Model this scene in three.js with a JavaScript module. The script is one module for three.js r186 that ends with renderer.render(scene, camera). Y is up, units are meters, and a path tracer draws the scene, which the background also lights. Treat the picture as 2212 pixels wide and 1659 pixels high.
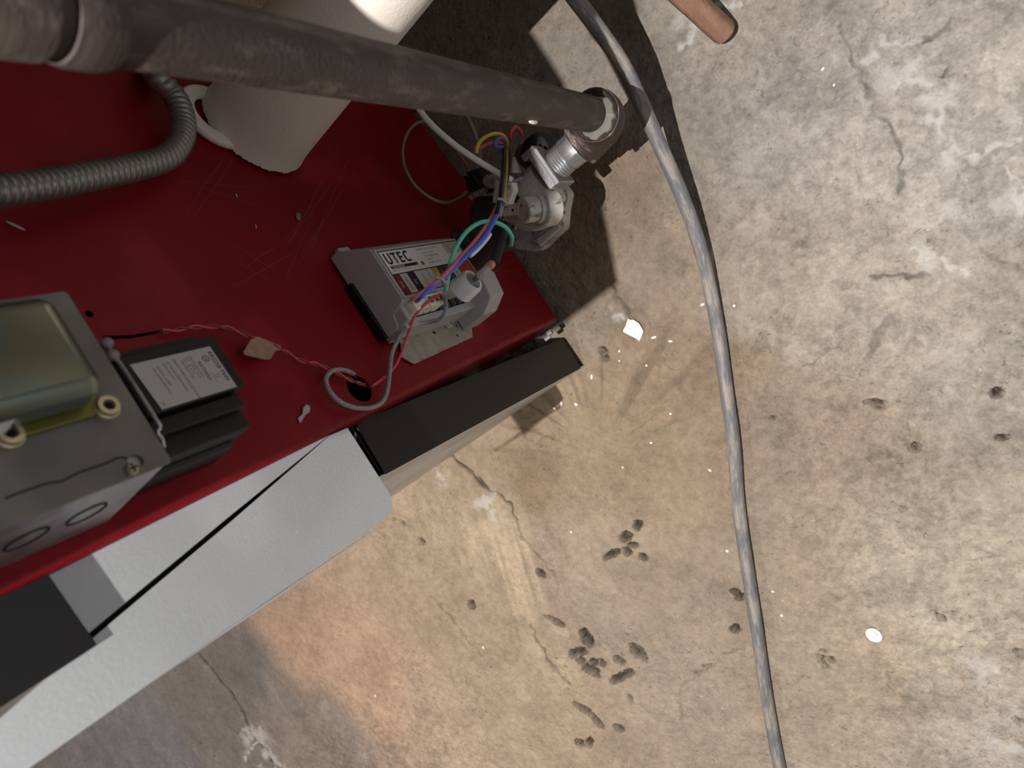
import * as THREE from 'three';
import { RoundedBoxGeometry } from 'three/addons/geometries/RoundedBoxGeometry.js';
import { RectAreaLightUniformsLib } from 'three/addons/lights/RectAreaLightUniformsLib.js';
import { mergeGeometries, toCreasedNormals } from 'three/addons/utils/BufferGeometryUtils.js';

// ---------------------------------------------------------------- camera, light, exposure
// World: y up, floor at y = 0, the red front of the boiler is the plane z = 0 and faces +z; x grows to its right.
const scene = new THREE.Scene();
scene.background = new THREE.Color(0x000000);
const F = 1534, CX = 1106, CY = 829.5;                       // focal length and centre in photo pixels
const EYE = new THREE.Vector3(0, 0.9, 0.42);
const RIGHT = new THREE.Vector3(-0.549357, -0.466252, 0.693409);
const DOWN = new THREE.Vector3(-0.833676, 0.249727, -0.492566);
const FWD = new THREE.Vector3(0.056497, -0.848673, -0.525892);
const camera = new THREE.PerspectiveCamera(2 * Math.atan(CY / F) * 180 / Math.PI, 2212 / 1659, 0.02, 20);
camera.position.copy(EYE);
camera.up.copy(DOWN).negate();
camera.lookAt(EYE.clone().add(FWD));
camera.focus = 0.74;
camera.userData.fStop = 8;
scene.add(camera);
const renderer = new THREE.WebGLRenderer({ antialias: true });
renderer.toneMapping = THREE.LinearToneMapping;
renderer.toneMappingExposure = 2.2;
renderer.shadowMap.enabled = true;
const LAMP = [0, 1.8, 0.2], LAMP_CD = 4.9;               // small clear pendant bulb just in front of the boiler
const FILL_LAMP = [-0.2, 1.9, -1.9], FILL_CD = 2.2;          // added dim fill bulb behind the boiler, lifts the back floor
const FILL_WINDOW = 0.36;                                           // brightness of the added fill window
function pointLight(p, cd, soft, color) {
  const l = new THREE.PointLight(color, cd, 0, 2); l.position.set(...p); l.castShadow = true;
  l.shadow.radius = soft; l.shadow.mapSize.set(2048, 2048); l.shadow.bias = -0.0005; scene.add(l); return l;
}

// ---------------------------------------------------------------- measuring helpers (photo pixel -> point on a real plane)
const V = (x, y, z) => new THREE.Vector3(x, y, z);
function ray(px, py) {
  return V(0, 0, 0).addScaledVector(RIGHT, (px - CX) / F).addScaledVector(DOWN, (py - CY) / F).add(FWD);
}
function onZ(px, py, z) { const d = ray(px, py); return EYE.clone().addScaledVector(d, (z - EYE.z) / d.z); }
function onY(px, py, y) { const d = ray(px, py); return EYE.clone().addScaledVector(d, (y - EYE.y) / d.y); }
const pz = (...pts) => pts.map(([x, y, z]) => onZ(x, y, z));
const py_ = (...pts) => pts.map(([x, y, h]) => onY(x, y, h));

// ---------------------------------------------------------------- noise
let seed = 7;
function rnd() { seed = (seed * 1664525 + 1013904223) >>> 0; return seed / 4294967296; }
const PERM = new Float32Array(65536); for (let i = 0; i < 65536; i++) PERM[i] = rnd();
function vn(x, y) {
  const xi = Math.floor(x), yi = Math.floor(y); let fx = x - xi, fy = y - yi;
  fx = fx * fx * (3 - 2 * fx); fy = fy * fy * (3 - 2 * fy);
  const h = (a, b) => PERM[((a * 73) ^ (b * 5923)) & 65535];
  const a = h(xi, yi), b = h(xi + 1, yi), c = h(xi, yi + 1), d = h(xi + 1, yi + 1);
  return a + (b - a) * fx + (c - a) * fy + (a - b - c + d) * fx * fy;
}
function fbm(x, y, o) { let s = 0, a = 0.5, n = 0; for (let i = 0; i < o; i++) { s += a * vn(x + i * 17.3, y - i * 9.1); n += a; a *= 0.5; x *= 2.03; y *= 2.03; } return s / n; }
const clamp = (x, a = 0, b = 1) => Math.min(b, Math.max(a, x));
const sst = (a, b, x) => { x = clamp((x - a) / (b - a)); return x * x * (3 - 2 * x); };
const mix = (a, b, t) => a + (b - a) * t;

// ---------------------------------------------------------------- object helpers
const used = {};
function numbered(n) { const k = used[n] = (used[n] ?? -1) + 1; return k ? `${n}_${String(k).padStart(3, '0')}` : n; }
function mesh(name, g, m, parent) {
  if (Array.isArray(g)) g = g.length > 1 ? mergeGeometries(g.map((q) => (q.index ? q.toNonIndexed() : q)).map((q) => { for (const k of Object.keys(q.attributes)) if (!['position', 'normal', 'uv'].includes(k)) q.deleteAttribute(k); return q; })) : g[0];
  const o = new THREE.Mesh(g, m); o.name = parent ? name : numbered(name); o.castShadow = o.receiveShadow = true;
  (parent ?? scene).add(o); return o;
}
function thing(name, label, category, group) {
  const o = new THREE.Group(); o.name = numbered(name); scene.add(o);
  o.userData = { label, category }; if (group) o.userData.group = group; return o;
}
function tag(o, label, category, group) { o.userData = { label, category }; if (group) o.userData.group = group; return o; }
function struct(name, g, m) { const o = mesh(name, g, m); o.userData.kind = 'structure'; return o; }
function settle(o) {                                   // put the origin of a thing at its base
  const b = new THREE.Box3().setFromObject(o), p = V((b.min.x + b.max.x) / 2, b.min.y, (b.min.z + b.max.z) / 2);
  if (o.isMesh) { o.geometry.translate(-p.x, -p.y, -p.z); o.position.copy(p); return o; }
  for (const c of o.children) c.position.sub(p);
  o.position.copy(p); return o;
}
const box = (x0, x1, y0, y1, z0, z1, r = 0.0015, s = 2) => new RoundedBoxGeometry(x1 - x0, y1 - y0, z1 - z0, s, r).translate((x0 + x1) / 2, (y0 + y1) / 2, (z0 + z1) / 2);
function shapeOf(pts) { const s = new THREE.Shape(); pts.forEach(([x, y], i) => (i ? s.lineTo(x, y) : s.moveTo(x, y))); return s; }
const circ = (cx, cy, r, n = 24) => Array.from({ length: n }, (_, i) => [cx + r * Math.cos(i / n * 2 * Math.PI), cy + r * Math.sin(i / n * 2 * Math.PI)]);
function prismZ(pts, z0, z1, bev = 0, holes = []) {
  const s = shapeOf(pts); for (const h of holes) { const p = new THREE.Path(); h.forEach(([x, y], i) => (i ? p.lineTo(x, y) : p.moveTo(x, y))); s.holes.push(p); }
  return new THREE.ExtrudeGeometry(s, { depth: z1 - z0 - 2 * bev, bevelEnabled: bev > 0, bevelSize: bev, bevelThickness: bev, bevelOffset: -bev, bevelSegments: 2, curveSegments: 12 }).translate(0, 0, z0 + bev);
}
function prismY(pts, y0, y1, bev = 0, holes = []) {      // pts are [x, z]
  return prismZ(pts.map(([x, z]) => [x, -z]), y0, y1, bev, holes.map((h) => h.map(([x, z]) => [x, -z]))).rotateX(-Math.PI / 2);
}
const pxY = (y, ...p) => p.map(([a, b]) => { const q = onY(a, b, y); return [q.x, q.z]; });
const pxZ = (z, ...p) => p.map(([a, b]) => { const q = onZ(a, b, z); return [q.x, q.y]; });
function roundPts(pts, r, n = 5) {                        // round every corner of a polygon
  const out = [];
  pts.forEach((p, i) => {
    const a = pts[(i + pts.length - 1) % pts.length], b = pts[(i + 1) % pts.length];
    const da = Math.hypot(a[0] - p[0], a[1] - p[1]), db = Math.hypot(b[0] - p[0], b[1] - p[1]), q = Math.min(r, da * 0.45, db * 0.45);
    const s = [p[0] + (a[0] - p[0]) * q / da, p[1] + (a[1] - p[1]) * q / da], e = [p[0] + (b[0] - p[0]) * q / db, p[1] + (b[1] - p[1]) * q / db];
    for (let k = 0; k <= n; k++) { const t = k / n, u = 1 - t; out.push([u * u * s[0] + 2 * u * t * p[0] + t * t * e[0], u * u * s[1] + 2 * u * t * p[1] + t * t * e[1]]); }
  });
  return out;
}
function cyl(a, b, r0, r1 = r0, n = 28, bev = 0) {        // closed tapered cylinder between two points, chamfered
  const A = a.isVector3 ? a : V(...a), B = b.isVector3 ? b : V(...b), L = A.distanceTo(B);
  const prof = bev ? [[0, 0], [r0 - bev, 0], [r0, bev], [r1, L - bev], [r1 - bev, L], [0, L]] : [[0, 0], [r0, 0], [r1, L], [0, L]];
  return lathe(prof, A, B, n);
}
function lathe(prof, a, b, n = 40) {                      // profile [r, along]; axis from a towards b
  const A = a.isVector3 ? a : V(...a), B = b.isVector3 ? b : V(...b);
  const pts = []; prof.forEach(([r, y], i) => { pts.push(new THREE.Vector2(Math.max(r, 1e-6), y)); });
  let g = new THREE.LatheGeometry(pts, n);
  g = toCreasedNormals(g, 0.6);
  g.applyQuaternion(new THREE.Quaternion().setFromUnitVectors(V(0, 1, 0), B.clone().sub(A).normalize()));
  return g.translate(A.x, A.y, A.z);
}
function sweep(points, r, n = 80, m = 10, wob = null) {   // round tube with closed ends; r may depend on the place along it
  const c = new THREE.CatmullRomCurve3(points.map((p) => (p.isVector3 ? p : V(...p))), false, 'centripetal');
  const fr = c.computeFrenetFrames(n, false), pos = [], uv = [], idx = [], L = c.getLength();
  for (let i = 0; i <= n; i++) {
    const p = c.getPointAt(i / n);
    for (let j = 0; j <= m; j++) {
      const a = j / m * 2 * Math.PI, rr = typeof r === 'function' ? r(i / n, a, L) : r;
      const q = p.clone().addScaledVector(fr.normals[i], Math.cos(a) * rr).addScaledVector(fr.binormals[i], Math.sin(a) * rr);
      pos.push(q.x, q.y, q.z); uv.push(i / n * L, j / m * 2 * Math.PI * (typeof r === 'function' ? 0.01 : r));
      if (i < n && j < m) { const k = i * (m + 1) + j; idx.push(k, k + m + 1, k + 1, k + 1, k + m + 1, k + m + 2); }
    }
  }
  for (const [i, s] of [[0, 1], [n, -1]]) {
    const p = c.getPointAt(i / n), k = pos.length / 3; pos.push(p.x, p.y, p.z); uv.push(0, 0);
    for (let j = 0; j < m; j++) { const q = i * (m + 1) + j; s > 0 ? idx.push(k, q, q + 1) : idx.push(k, q + 1, q); }
  }
  const g = new THREE.BufferGeometry();
  g.setAttribute('position', new THREE.Float32BufferAttribute(pos, 3)); g.setAttribute('uv', new THREE.Float32BufferAttribute(uv, 2)); g.setIndex(idx); g.computeVertexNormals();
  return g;
}
function sheet(a, b, c, d, off = 0) {                     // flat four-cornered sheet: text lower left, lower right, upper right, upper left
  const g = new THREE.BufferGeometry(), N = b.clone().sub(a).cross(d.clone().sub(a)).normalize().multiplyScalar(off);
  g.setAttribute('position', new THREE.Float32BufferAttribute([a, b, c, d].flatMap((p) => [p.x + N.x, p.y + N.y, p.z + N.z]), 3));
  g.setAttribute('uv', new THREE.Float32BufferAttribute([0, 0, 1, 0, 1, 1, 0, 1], 2)); g.setIndex([0, 1, 2, 0, 2, 3]); g.computeVertexNormals(); return g;
}
function planarUV(g, ax = 'x', ay = 'y', s = 1) { const p = g.attributes.position, u = new Float32Array(p.count * 2), gx = { x: 'getX', y: 'getY', z: 'getZ' }; for (let i = 0; i < p.count; i++) { u[2 * i] = p[gx[ax]](i) * s; u[2 * i + 1] = p[gx[ay]](i) * s; } g.setAttribute('uv', new THREE.BufferAttribute(u, 2)); return g; }

// ---------------------------------------------------------------- materials
function dataTex(w, h, fn, srgb = true, rep = true) {
  const d = new Uint8Array(w * h * 4);
  for (let y = 0; y < h; y++) for (let x = 0; x < w; x++) { const c = fn(x / w, y / h), k = (y * w + x) * 4; if (typeof c === 'number') d[k] = d[k + 1] = d[k + 2] = clamp(c) * 255; else { d[k] = clamp(c[0], 0, 255); d[k + 1] = clamp(c[1], 0, 255); d[k + 2] = clamp(c[2], 0, 255); } d[k + 3] = 255; }
  const t = new THREE.DataTexture(d, w, h); t.magFilter = THREE.LinearFilter; t.minFilter = THREE.LinearMipmapLinearFilter; t.generateMipmaps = true;
  if (rep) t.wrapS = t.wrapT = THREE.RepeatWrapping; if (srgb) t.colorSpace = THREE.SRGBColorSpace; t.needsUpdate = true; return t;
}
const pn = (u, v, f, o, s = 0) => {                       // tileable fbm
  const a = fbm(u * f + s, v * f + s, o), b = fbm((u - 1) * f + s, v * f + s, o), c = fbm(u * f + s, (v - 1) * f + s, o), d = fbm((u - 1) * f + s, (v - 1) * f + s, o);
  const w = sst(0.7, 1, u), z = sst(0.7, 1, v); return mix(mix(a, b, w), mix(c, d, w), z);
};
const metres = (t, m) => { t.repeat.set(1 / m, 1 / m); return t; };
const orange = metres(dataTex(512, 512, (u, v) => pn(u, v, 90, 2), false), 0.16);
const fine = metres(dataTex(512, 512, (u, v) => pn(u, v, 60, 4), false), 0.1);
const std = (color, roughness, metalness = 0, extra = {}) => new THREE.MeshPhysicalMaterial({ color, roughness, metalness, ...extra });
const M = {
  red: std(0xffffff, 0.5, 0, { map: metres(dataTex(1024, 1024, (u, v) => { const n = pn(u, v, 5, 5), d = sst(0.52, 0.8, pn(u, v, 9, 6, 40)) * 14, f = pn(u, v, 300, 1) > 0.965 ? 22 : 0; return [122 + n * 14 + d + f, 9 + d + f, 25 + d + f]; }), 0.5), specularIntensity: 0.5, bumpMap: orange, bumpScale: 0.00006 }),
  grey: std(0xffffff, 0.42, 0.15, { map: metres(dataTex(1024, 1024, (u, v) => { const n = pn(u, v, 4, 5), s = pn(u, v, 220, 1), sp = s > 0.92 ? 10 : 0, k = sst(0.45, 0.6, pn(u * 1, v * 1, 3, 2, 90)) * 10; const q = 208 + (n - 0.5) * 20 - k + sp; return [q - 4, q, q + 3]; }), 0.35), bumpMap: orange, bumpScale: 0.00005, clearcoat: 0.15, clearcoatRoughness: 0.35 }),
  black: std(0x0d0c0a, 0.5),
  matteBlack: std(0x0f0f10, 0.6),
  iron: std(0xffffff, 0.62, 0.25, { map: metres(dataTex(512, 512, (u, v) => { const n = pn(u, v, 9, 5), d = sst(0.45, 0.85, pn(u, v, 20, 6, 20)) * 0.8; return [mix(62, 104, d) + n * 14, mix(54, 94, d) + n * 12, mix(51, 89, d) + n * 11]; }), 0.14), bumpMap: fine, bumpScale: 0.0004 }),
  elbow: std(0xffffff, 0.55, 0.2, { map: metres(dataTex(512, 512, (u, v) => { const n = pn(u, v, 8, 5), d = sst(0.58, 0.78, pn(u, v, 14, 5, 20)); return [mix(58, 130, d) + n * 10, mix(46, 118, d) + n * 8, mix(44, 112, d) + n * 8]; }), 0.1), bumpMap: fine, bumpScale: 0.0003 }),
  galv: std(0xffffff, 0.38, 0.75, { map: metres(dataTex(512, 512, (u, v) => { const q = 168 + (pn(u, v, 10, 5) - 0.5) * 70; return [q, q, q + 3]; }), 0.12), bumpMap: fine, bumpScale: 0.0001 }),
  boxGrey: std(0xffffff, 0.5, 0.35, { map: metres(dataTex(512, 512, (u, v) => { const q = 122 + (pn(u, v, 6, 5) - 0.5) * 40; return [q, q - 1, q - 6]; }), 0.15), bumpMap: fine, bumpScale: 0.00005 }),
  alu: std(0xffffff, 0.42, 0.35, { map: metres(dataTex(512, 512, (u, v) => { const d = sst(0.55, 0.8, pn(u, v, 9, 5, 11)) * 0.7, q = 214 - (pn(u, v, 22, 4)) * 40; return [mix(q, 92, d), mix(q, 84, d), mix(q, 74, d)]; }), 0.07), bumpMap: fine, bumpScale: 0.0003 }),
  cast: std(0xffffff, 0.5, 0.25, { map: metres(dataTex(512, 512, (u, v) => { const d = sst(0.6, 0.8, pn(u, v, 6, 5, 31)) * 0.7, q = 222 - (pn(u, v, 30, 3)) * 34; return [mix(q, 70, d), mix(q - 2, 60, d), mix(q - 8, 50, d)]; }), 0.06), bumpMap: fine, bumpScale: 0.0004 }),
  zinc: std(0xb9b79a, 0.3, 0.85),
  bell: std(0xffffff, 0.3, 0.8, { map: metres(dataTex(256, 256, (u, v) => { const n = pn(u, v, 4, 4), k = sst(0.35, 0.65, n); return [mix(124, 136, k), mix(140, 138, k), mix(134, 116, k)]; }), 0.12) }),
  brass: std(0xe2d6b0, 0.3, 0.8),
  white: std(0xffffff, 0.75, 0, { map: metres(dataTex(512, 512, (u, v) => { const n = pn(u, v, 5, 5), s = pn(u, v, 120, 1) > 0.985 ? 90 : 0; return [226 + n * 14 - s, 217 + n * 14 - s, 207 + n * 14 - s]; }), 0.2), bumpMap: fine, bumpScale: 0.0003 }),
  plastic: std(0xb4b4b6, 0.5, 0, { bumpMap: orange, bumpScale: 0.00005 }),
  boot: std(0xf2f3f6, 0.35),
  plate: std(0xffffff, 0.55, 0.4, { map: metres(dataTex(512, 512, (u, v) => { const d = sst(0.55, 0.8, pn(u, v, 5, 5, 8)), q = 172 + (pn(u, v, 14, 4) - 0.5) * 30; return [q - d * 60, q - 6 - d * 62, q - 16 - d * 60]; }), 0.1) }),
  ivory: std(0xf6f0da, 0.5), wireGrey: std(0xffffff, 0.4, 0, { map: metres(dataTex(256, 256, (u, v) => { const q = 150 + (pn(u, v, 20, 3) - 0.5) * 90; return [q, q, q]; }), 0.02) }),
  wWhite: std(0xf8fcfb, 0.35), wLoop: std(0x8a8580, 0.45), wRed: std(0xd8505e, 0.45), wPink: std(0xe87884, 0.45), wBlue: std(0x5c74f4, 0.45), wYellow: std(0xf0d850, 0.45), wOlive: std(0xb8a058, 0.5), wBlack: std(0x17171c, 0.45), wBrown: std(0x4a1d1c, 0.5), wGreen: std(0x6fdcbc, 0.5, 0, { bumpMap: fine, bumpScale: 0.0005 }),
  sleeve: std(0x33332f, 0.85), copper: std(0xd98f78, 0.4, 0.3), flex: std(0x8d8d88, 0.4, 0.7),
  hose: std(0xffffff, 0.6, 0, { map: metres(dataTex(512, 512, (u, v) => { const d = sst(0.42, 0.66, pn(u, v, 9, 5, 3)), n = pn(u, v, 40, 3); return [mix(118, 158, d) + n * 40 - 20, mix(118, 150, d) + n * 40 - 20, mix(122, 142, d) + n * 40 - 20]; }), 0.12), bumpMap: fine, bumpScale: 0.0005 }),
  copperRod: std(0xffffff, 0.6, 0.15, { map: metres(dataTex(256, 256, (u, v) => { const q = pn(u, v, 10, 5); return [146 + q * 36, 108 + q * 36, 90 + q * 32]; }), 0.08), bumpMap: fine, bumpScale: 0.0006 }),
  chip: std(0xffffff, 0.7, 0, { map: metres(dataTex(256, 256, (u, v) => { const d = sst(0.6, 0.8, pn(u, v, 24, 4, 5)) * 0.7; return [246 - d * 60, 246 - d * 66, 244 - d * 74]; }), 0.05) }),
  flake: std(0xf2ece2, 0.7), paper: std(0xb9b5b0, 0.8), leaf: std(0x7d7f74, 0.6), tape: std(0xffffff, 0.8, 0, { map: metres(dataTex(256, 256, (u, v) => { const q = pn(u, v, 8, 4); return [148 + q * 34, 118 + q * 30, 98 + q * 26]; }), 0.03) }),
  web: std(0x8a6c6c, 0.9, 0, { transmission: 0.4, thickness: 0 }),
  dark: std(0x0a0908, 0.9), mastic: std(0xb2b0a8, 0.7, 0, { bumpMap: fine, bumpScale: 0.0008 }),
};
M.hose.map.repeat.set(1 / 0.3, 1 / 0.06); M.iron.map.repeat.set(1 / 0.104, 1 / 0.3);
for (const k in M) M[k].side = THREE.DoubleSide;
function canvasTex(w, h, draw) { const c = document.createElement('canvas'); c.width = w; c.height = h; const g = c.getContext('2d'); draw(g, w, h); const t = new THREE.CanvasTexture(c); t.colorSpace = THREE.SRGBColorSpace; t.anisotropy = 8; return t; }
const printed = (t, rough = 0.45) => std(0xffffff, rough, 0, { map: t, side: THREE.DoubleSide });

// ---------------------------------------------------------------- lamps
for (const [p, cd, soft, color, r, label] of [[LAMP, LAMP_CD, 0.25, 0xfffaf4, 0.016, 'small clear pendant bulb hanging in front of the boiler, outside the picture'], [FILL_LAMP, FILL_CD, 1.2, 0xfff0e2, 0.03, 'added unseen fill bulb hanging far behind the boiler, outside the picture']]) {
  pointLight(p, cd, soft, color);
  const t = thing('pendant_lamp', label, 'lamp');
  mesh('light_bulb', new THREE.SphereGeometry(r, 24, 16).translate(...p), new THREE.MeshStandardMaterial({ color: 0xffffff, emissive: color, emissiveIntensity: 5 }), t);
  mesh('socket', cyl([p[0], p[1] + r * 0.9, p[2]], [p[0], p[1] + r * 0.9 + 0.05, p[2]], r * 0.75, 0.022, 24, 0.002), M.ivory, t);
  mesh('cord', cyl([p[0], p[1] + r * 0.9 + 0.049, p[2]], [p[0], 2.1, p[2]], 0.003, 0.003, 10), M.matteBlack, t);
  settle(t);
}
{ // added unseen duct over the boiler; it shades the red front
  const t = thing('light_blocker', 'added unseen duct running to the wall above the boiler, outside the picture', 'blocker');
  const yd = 0.95;
  const edge = [[0.0412, 0.1471], [0.112, 0.1783], [0.16, 0.19], [0.205, 0.191], [0.3, 0.2], [0.45, 0.26], [1.0, 0.48], [1.6, 0.48], [1.6, -0.55], [0.062, -0.55], [0.062, 0.03], [0.058, 0.055], [0.0523, 0.069], [0.0412, 0.08]];
  mesh('blocker_body', prismY(edge, yd, yd + 0.03, 0.0005), M.galv, t);
  mesh('upper_blocker', prismY([[0.2, -0.5], [0.2, 0.1], [1.6, 0.4], [1.6, -0.5]], yd + 0.03, yd + 0.15, 0.002), M.galv, t);
  mesh('seam', box(0.7, 0.73, yd - 0.003, yd + 0.153, -0.553, 0.34, 0.001), M.galv, t);
  settle(t);
}

// ---------------------------------------------------------------- cellar: floor with its pits and cracks
const fl = (px, py) => { const p = onY(px, py, 0); return [p.x, p.z]; };
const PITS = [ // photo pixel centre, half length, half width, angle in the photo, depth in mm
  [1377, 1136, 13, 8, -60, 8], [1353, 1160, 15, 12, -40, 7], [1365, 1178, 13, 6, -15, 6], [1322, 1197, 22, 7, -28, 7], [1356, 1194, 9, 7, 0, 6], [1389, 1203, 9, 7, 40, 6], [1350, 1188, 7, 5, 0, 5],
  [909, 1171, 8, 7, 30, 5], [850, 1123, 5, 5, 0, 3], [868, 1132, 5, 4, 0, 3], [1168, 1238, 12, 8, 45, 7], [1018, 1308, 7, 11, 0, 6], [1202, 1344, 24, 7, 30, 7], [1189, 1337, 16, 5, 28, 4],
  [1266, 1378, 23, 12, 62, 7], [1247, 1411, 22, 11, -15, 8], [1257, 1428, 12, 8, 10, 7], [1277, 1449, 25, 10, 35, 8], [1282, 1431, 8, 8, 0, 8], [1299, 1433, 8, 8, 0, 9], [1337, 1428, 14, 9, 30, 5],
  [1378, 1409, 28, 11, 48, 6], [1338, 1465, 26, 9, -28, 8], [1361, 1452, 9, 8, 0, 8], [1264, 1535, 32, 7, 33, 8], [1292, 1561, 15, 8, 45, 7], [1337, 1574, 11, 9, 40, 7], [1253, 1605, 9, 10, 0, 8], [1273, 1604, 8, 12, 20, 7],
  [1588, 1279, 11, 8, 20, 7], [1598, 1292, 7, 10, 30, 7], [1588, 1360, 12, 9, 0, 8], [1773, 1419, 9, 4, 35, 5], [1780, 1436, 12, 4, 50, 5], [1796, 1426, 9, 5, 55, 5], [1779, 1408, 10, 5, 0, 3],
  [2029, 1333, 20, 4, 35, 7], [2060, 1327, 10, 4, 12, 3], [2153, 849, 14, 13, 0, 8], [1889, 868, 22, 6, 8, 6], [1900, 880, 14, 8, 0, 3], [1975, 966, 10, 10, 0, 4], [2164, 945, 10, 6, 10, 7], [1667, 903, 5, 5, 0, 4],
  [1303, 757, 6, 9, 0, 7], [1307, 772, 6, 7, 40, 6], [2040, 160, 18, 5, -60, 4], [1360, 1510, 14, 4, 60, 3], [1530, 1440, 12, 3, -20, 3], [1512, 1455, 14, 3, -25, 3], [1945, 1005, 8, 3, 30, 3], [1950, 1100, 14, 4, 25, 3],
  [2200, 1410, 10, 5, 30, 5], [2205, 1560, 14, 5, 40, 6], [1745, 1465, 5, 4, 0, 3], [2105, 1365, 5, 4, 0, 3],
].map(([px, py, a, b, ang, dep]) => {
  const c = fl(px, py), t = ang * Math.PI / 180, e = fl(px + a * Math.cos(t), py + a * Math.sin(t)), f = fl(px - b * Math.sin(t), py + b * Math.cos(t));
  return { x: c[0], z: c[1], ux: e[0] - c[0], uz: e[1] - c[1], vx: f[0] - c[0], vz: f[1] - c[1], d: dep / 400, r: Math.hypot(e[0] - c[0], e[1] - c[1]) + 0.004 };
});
const CRACKS = [ // polyline in photo pixels, half width in mm, depth in mm (a ledge when the last entry is set: the side to its left in the line's direction stands higher)
  [[[975, 982], [1005, 1010], [1040, 1045], [1080, 1072], [1104, 1092], [1112, 1120]], 3, 5], [[1112, 1120], [1130, 1165], [1160, 1200], [1200, 1250]].length ? [[[1112, 1120], [1130, 1165], [1160, 1200], [1200, 1245]], 3, 2] : 0,
  [[[930, 1290], [965, 1325], [985, 1350], [1040, 1420]], 2, 2], [[[1145, 1350], [1170, 1400], [1200, 1450], [1225, 1475]], 3, 3],
  [[[545, 1595], [570, 1620], [590, 1659]], 6, 12], [[[430, 1420], [480, 1480], [520, 1530], [545, 1595]], 6, 4],
  [[[1815, 55], [1828, 90], [1845, 130], [1870, 180], [1885, 240], [1920, 270], [1945, 310], [1948, 360], [1945, 420]], 2.5, 3],
  [[[1965, 80], [2010, 82], [2040, 60], [2050, 45]], 2.5, 3], [[[1848, 300], [1842, 360], [1850, 410], [1880, 450], [1920, 490]], 1.5, 1.2],
  [[[1320, 620], [1332, 640], [1345, 665], [1352, 675]], 4, 3], [[[1890, 600], [1920, 594], [1960, 594], [2010, 592]], 2, 3], [[[1735, 785], [1760, 775], [1790, 752], [1810, 745]], 2, 2],
  [[[2110, 540], [2160, 560], [2200, 590], [2212, 610]], 2, 2], [[[1500, 1453], [1530, 1448], [1560, 1420], [1600, 1410]], 2, 1.6], [[[1470, 1560], [1465, 1500], [1500, 1460], [1520, 1440]], 2, 1],
  [[[1480, 470], [1540, 460], [1600, 470]], 1, 0.8], [[[1210, 718], [1270, 695], [1310, 680], [1330, 670]], 1, 1], [[[2020, 1210], [2100, 1212], [2170, 1205]], 1.5, 1.2], [[[1545, 1240], [1520, 1290], [1470, 1290]], 1.5, 1],
  [[[1870, 770], [1920, 690], [1935, 700]], 4, 2.4], [[[1620, 1460], [1605, 1440], [1608, 1400]], 1, 0.8],
].filter(Boolean).map(([pts, w, d]) => ({ p: pts.map(([a, b]) => fl(a, b)), w: w / 1000, d: d / 1000 }));
for (const c of CRACKS) { c.x0 = Math.min(...c.p.map((q) => q[0])) - 0.03; c.x1 = Math.max(...c.p.map((q) => q[0])) + 0.03; c.z0 = Math.min(...c.p.map((q) => q[1])) - 0.03; c.z1 = Math.max(...c.p.map((q) => q[1])) + 0.03; }
function segDist(x, z, p) { let m = 1; for (let i = 0; i + 1 < p.length; i++) { const ax = p[i][0], az = p[i][1], bx = p[i + 1][0] - ax, bz = p[i + 1][1] - az, t = clamp(((x - ax) * bx + (z - az) * bz) / (bx * bx + bz * bz)), d = Math.hypot(x - ax - t * bx, z - az - t * bz); if (d < m) m = d; } return m; }
function crackAt(x, z) {
  let s = 0; const wx = x + (vn(x * 120, z * 120) - 0.5) * 0.008 + (vn(x * 40, z * 40) - 0.5) * 0.008, wz = z + (vn(x * 120 + 50, z * 120) - 0.5) * 0.008;
  for (const c of CRACKS) if (x > c.x0 && x < c.x1 && z > c.z0 && z < c.z1) { const d = segDist(wx, wz, c.p); if (d < c.w * 3) s = Math.max(s, (1 - sst(c.w * 0.3, c.w * 1.6, d)) * c.d * (0.4 + 0.9 * vn(x * 60, z * 60))); }
  return s;
}
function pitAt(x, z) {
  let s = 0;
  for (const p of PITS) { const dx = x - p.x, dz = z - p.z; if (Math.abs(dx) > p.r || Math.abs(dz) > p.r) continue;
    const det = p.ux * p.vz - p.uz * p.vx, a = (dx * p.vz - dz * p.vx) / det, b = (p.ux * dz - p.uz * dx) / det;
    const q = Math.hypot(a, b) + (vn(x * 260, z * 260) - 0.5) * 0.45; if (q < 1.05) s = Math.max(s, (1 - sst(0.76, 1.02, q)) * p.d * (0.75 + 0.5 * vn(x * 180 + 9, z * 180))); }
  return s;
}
const rough = (x, z) => sst(0.1, 0.28, z - 0.3 * x) * 0.6 + sst(-0.5, -0.8, z) * 0.9 * sst(0.1, -0.25, x + 0.25);  // the far right and the far back of the floor are coarser
function floorH(x, z) {
  const r = rough(x, z);
  let h = (fbm(x * 9, z * 9, 3) - 0.5) * 0.006 + (fbm(x * 38 + 5, z * 38, 3) - 0.5) * (0.0016 + 0.006 * r) + (vn(x * 210, z * 210) - 0.5) * (0.0006 + 0.002 * r);
  return h - pitAt(x, z) - crackAt(x, z);
}
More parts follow.
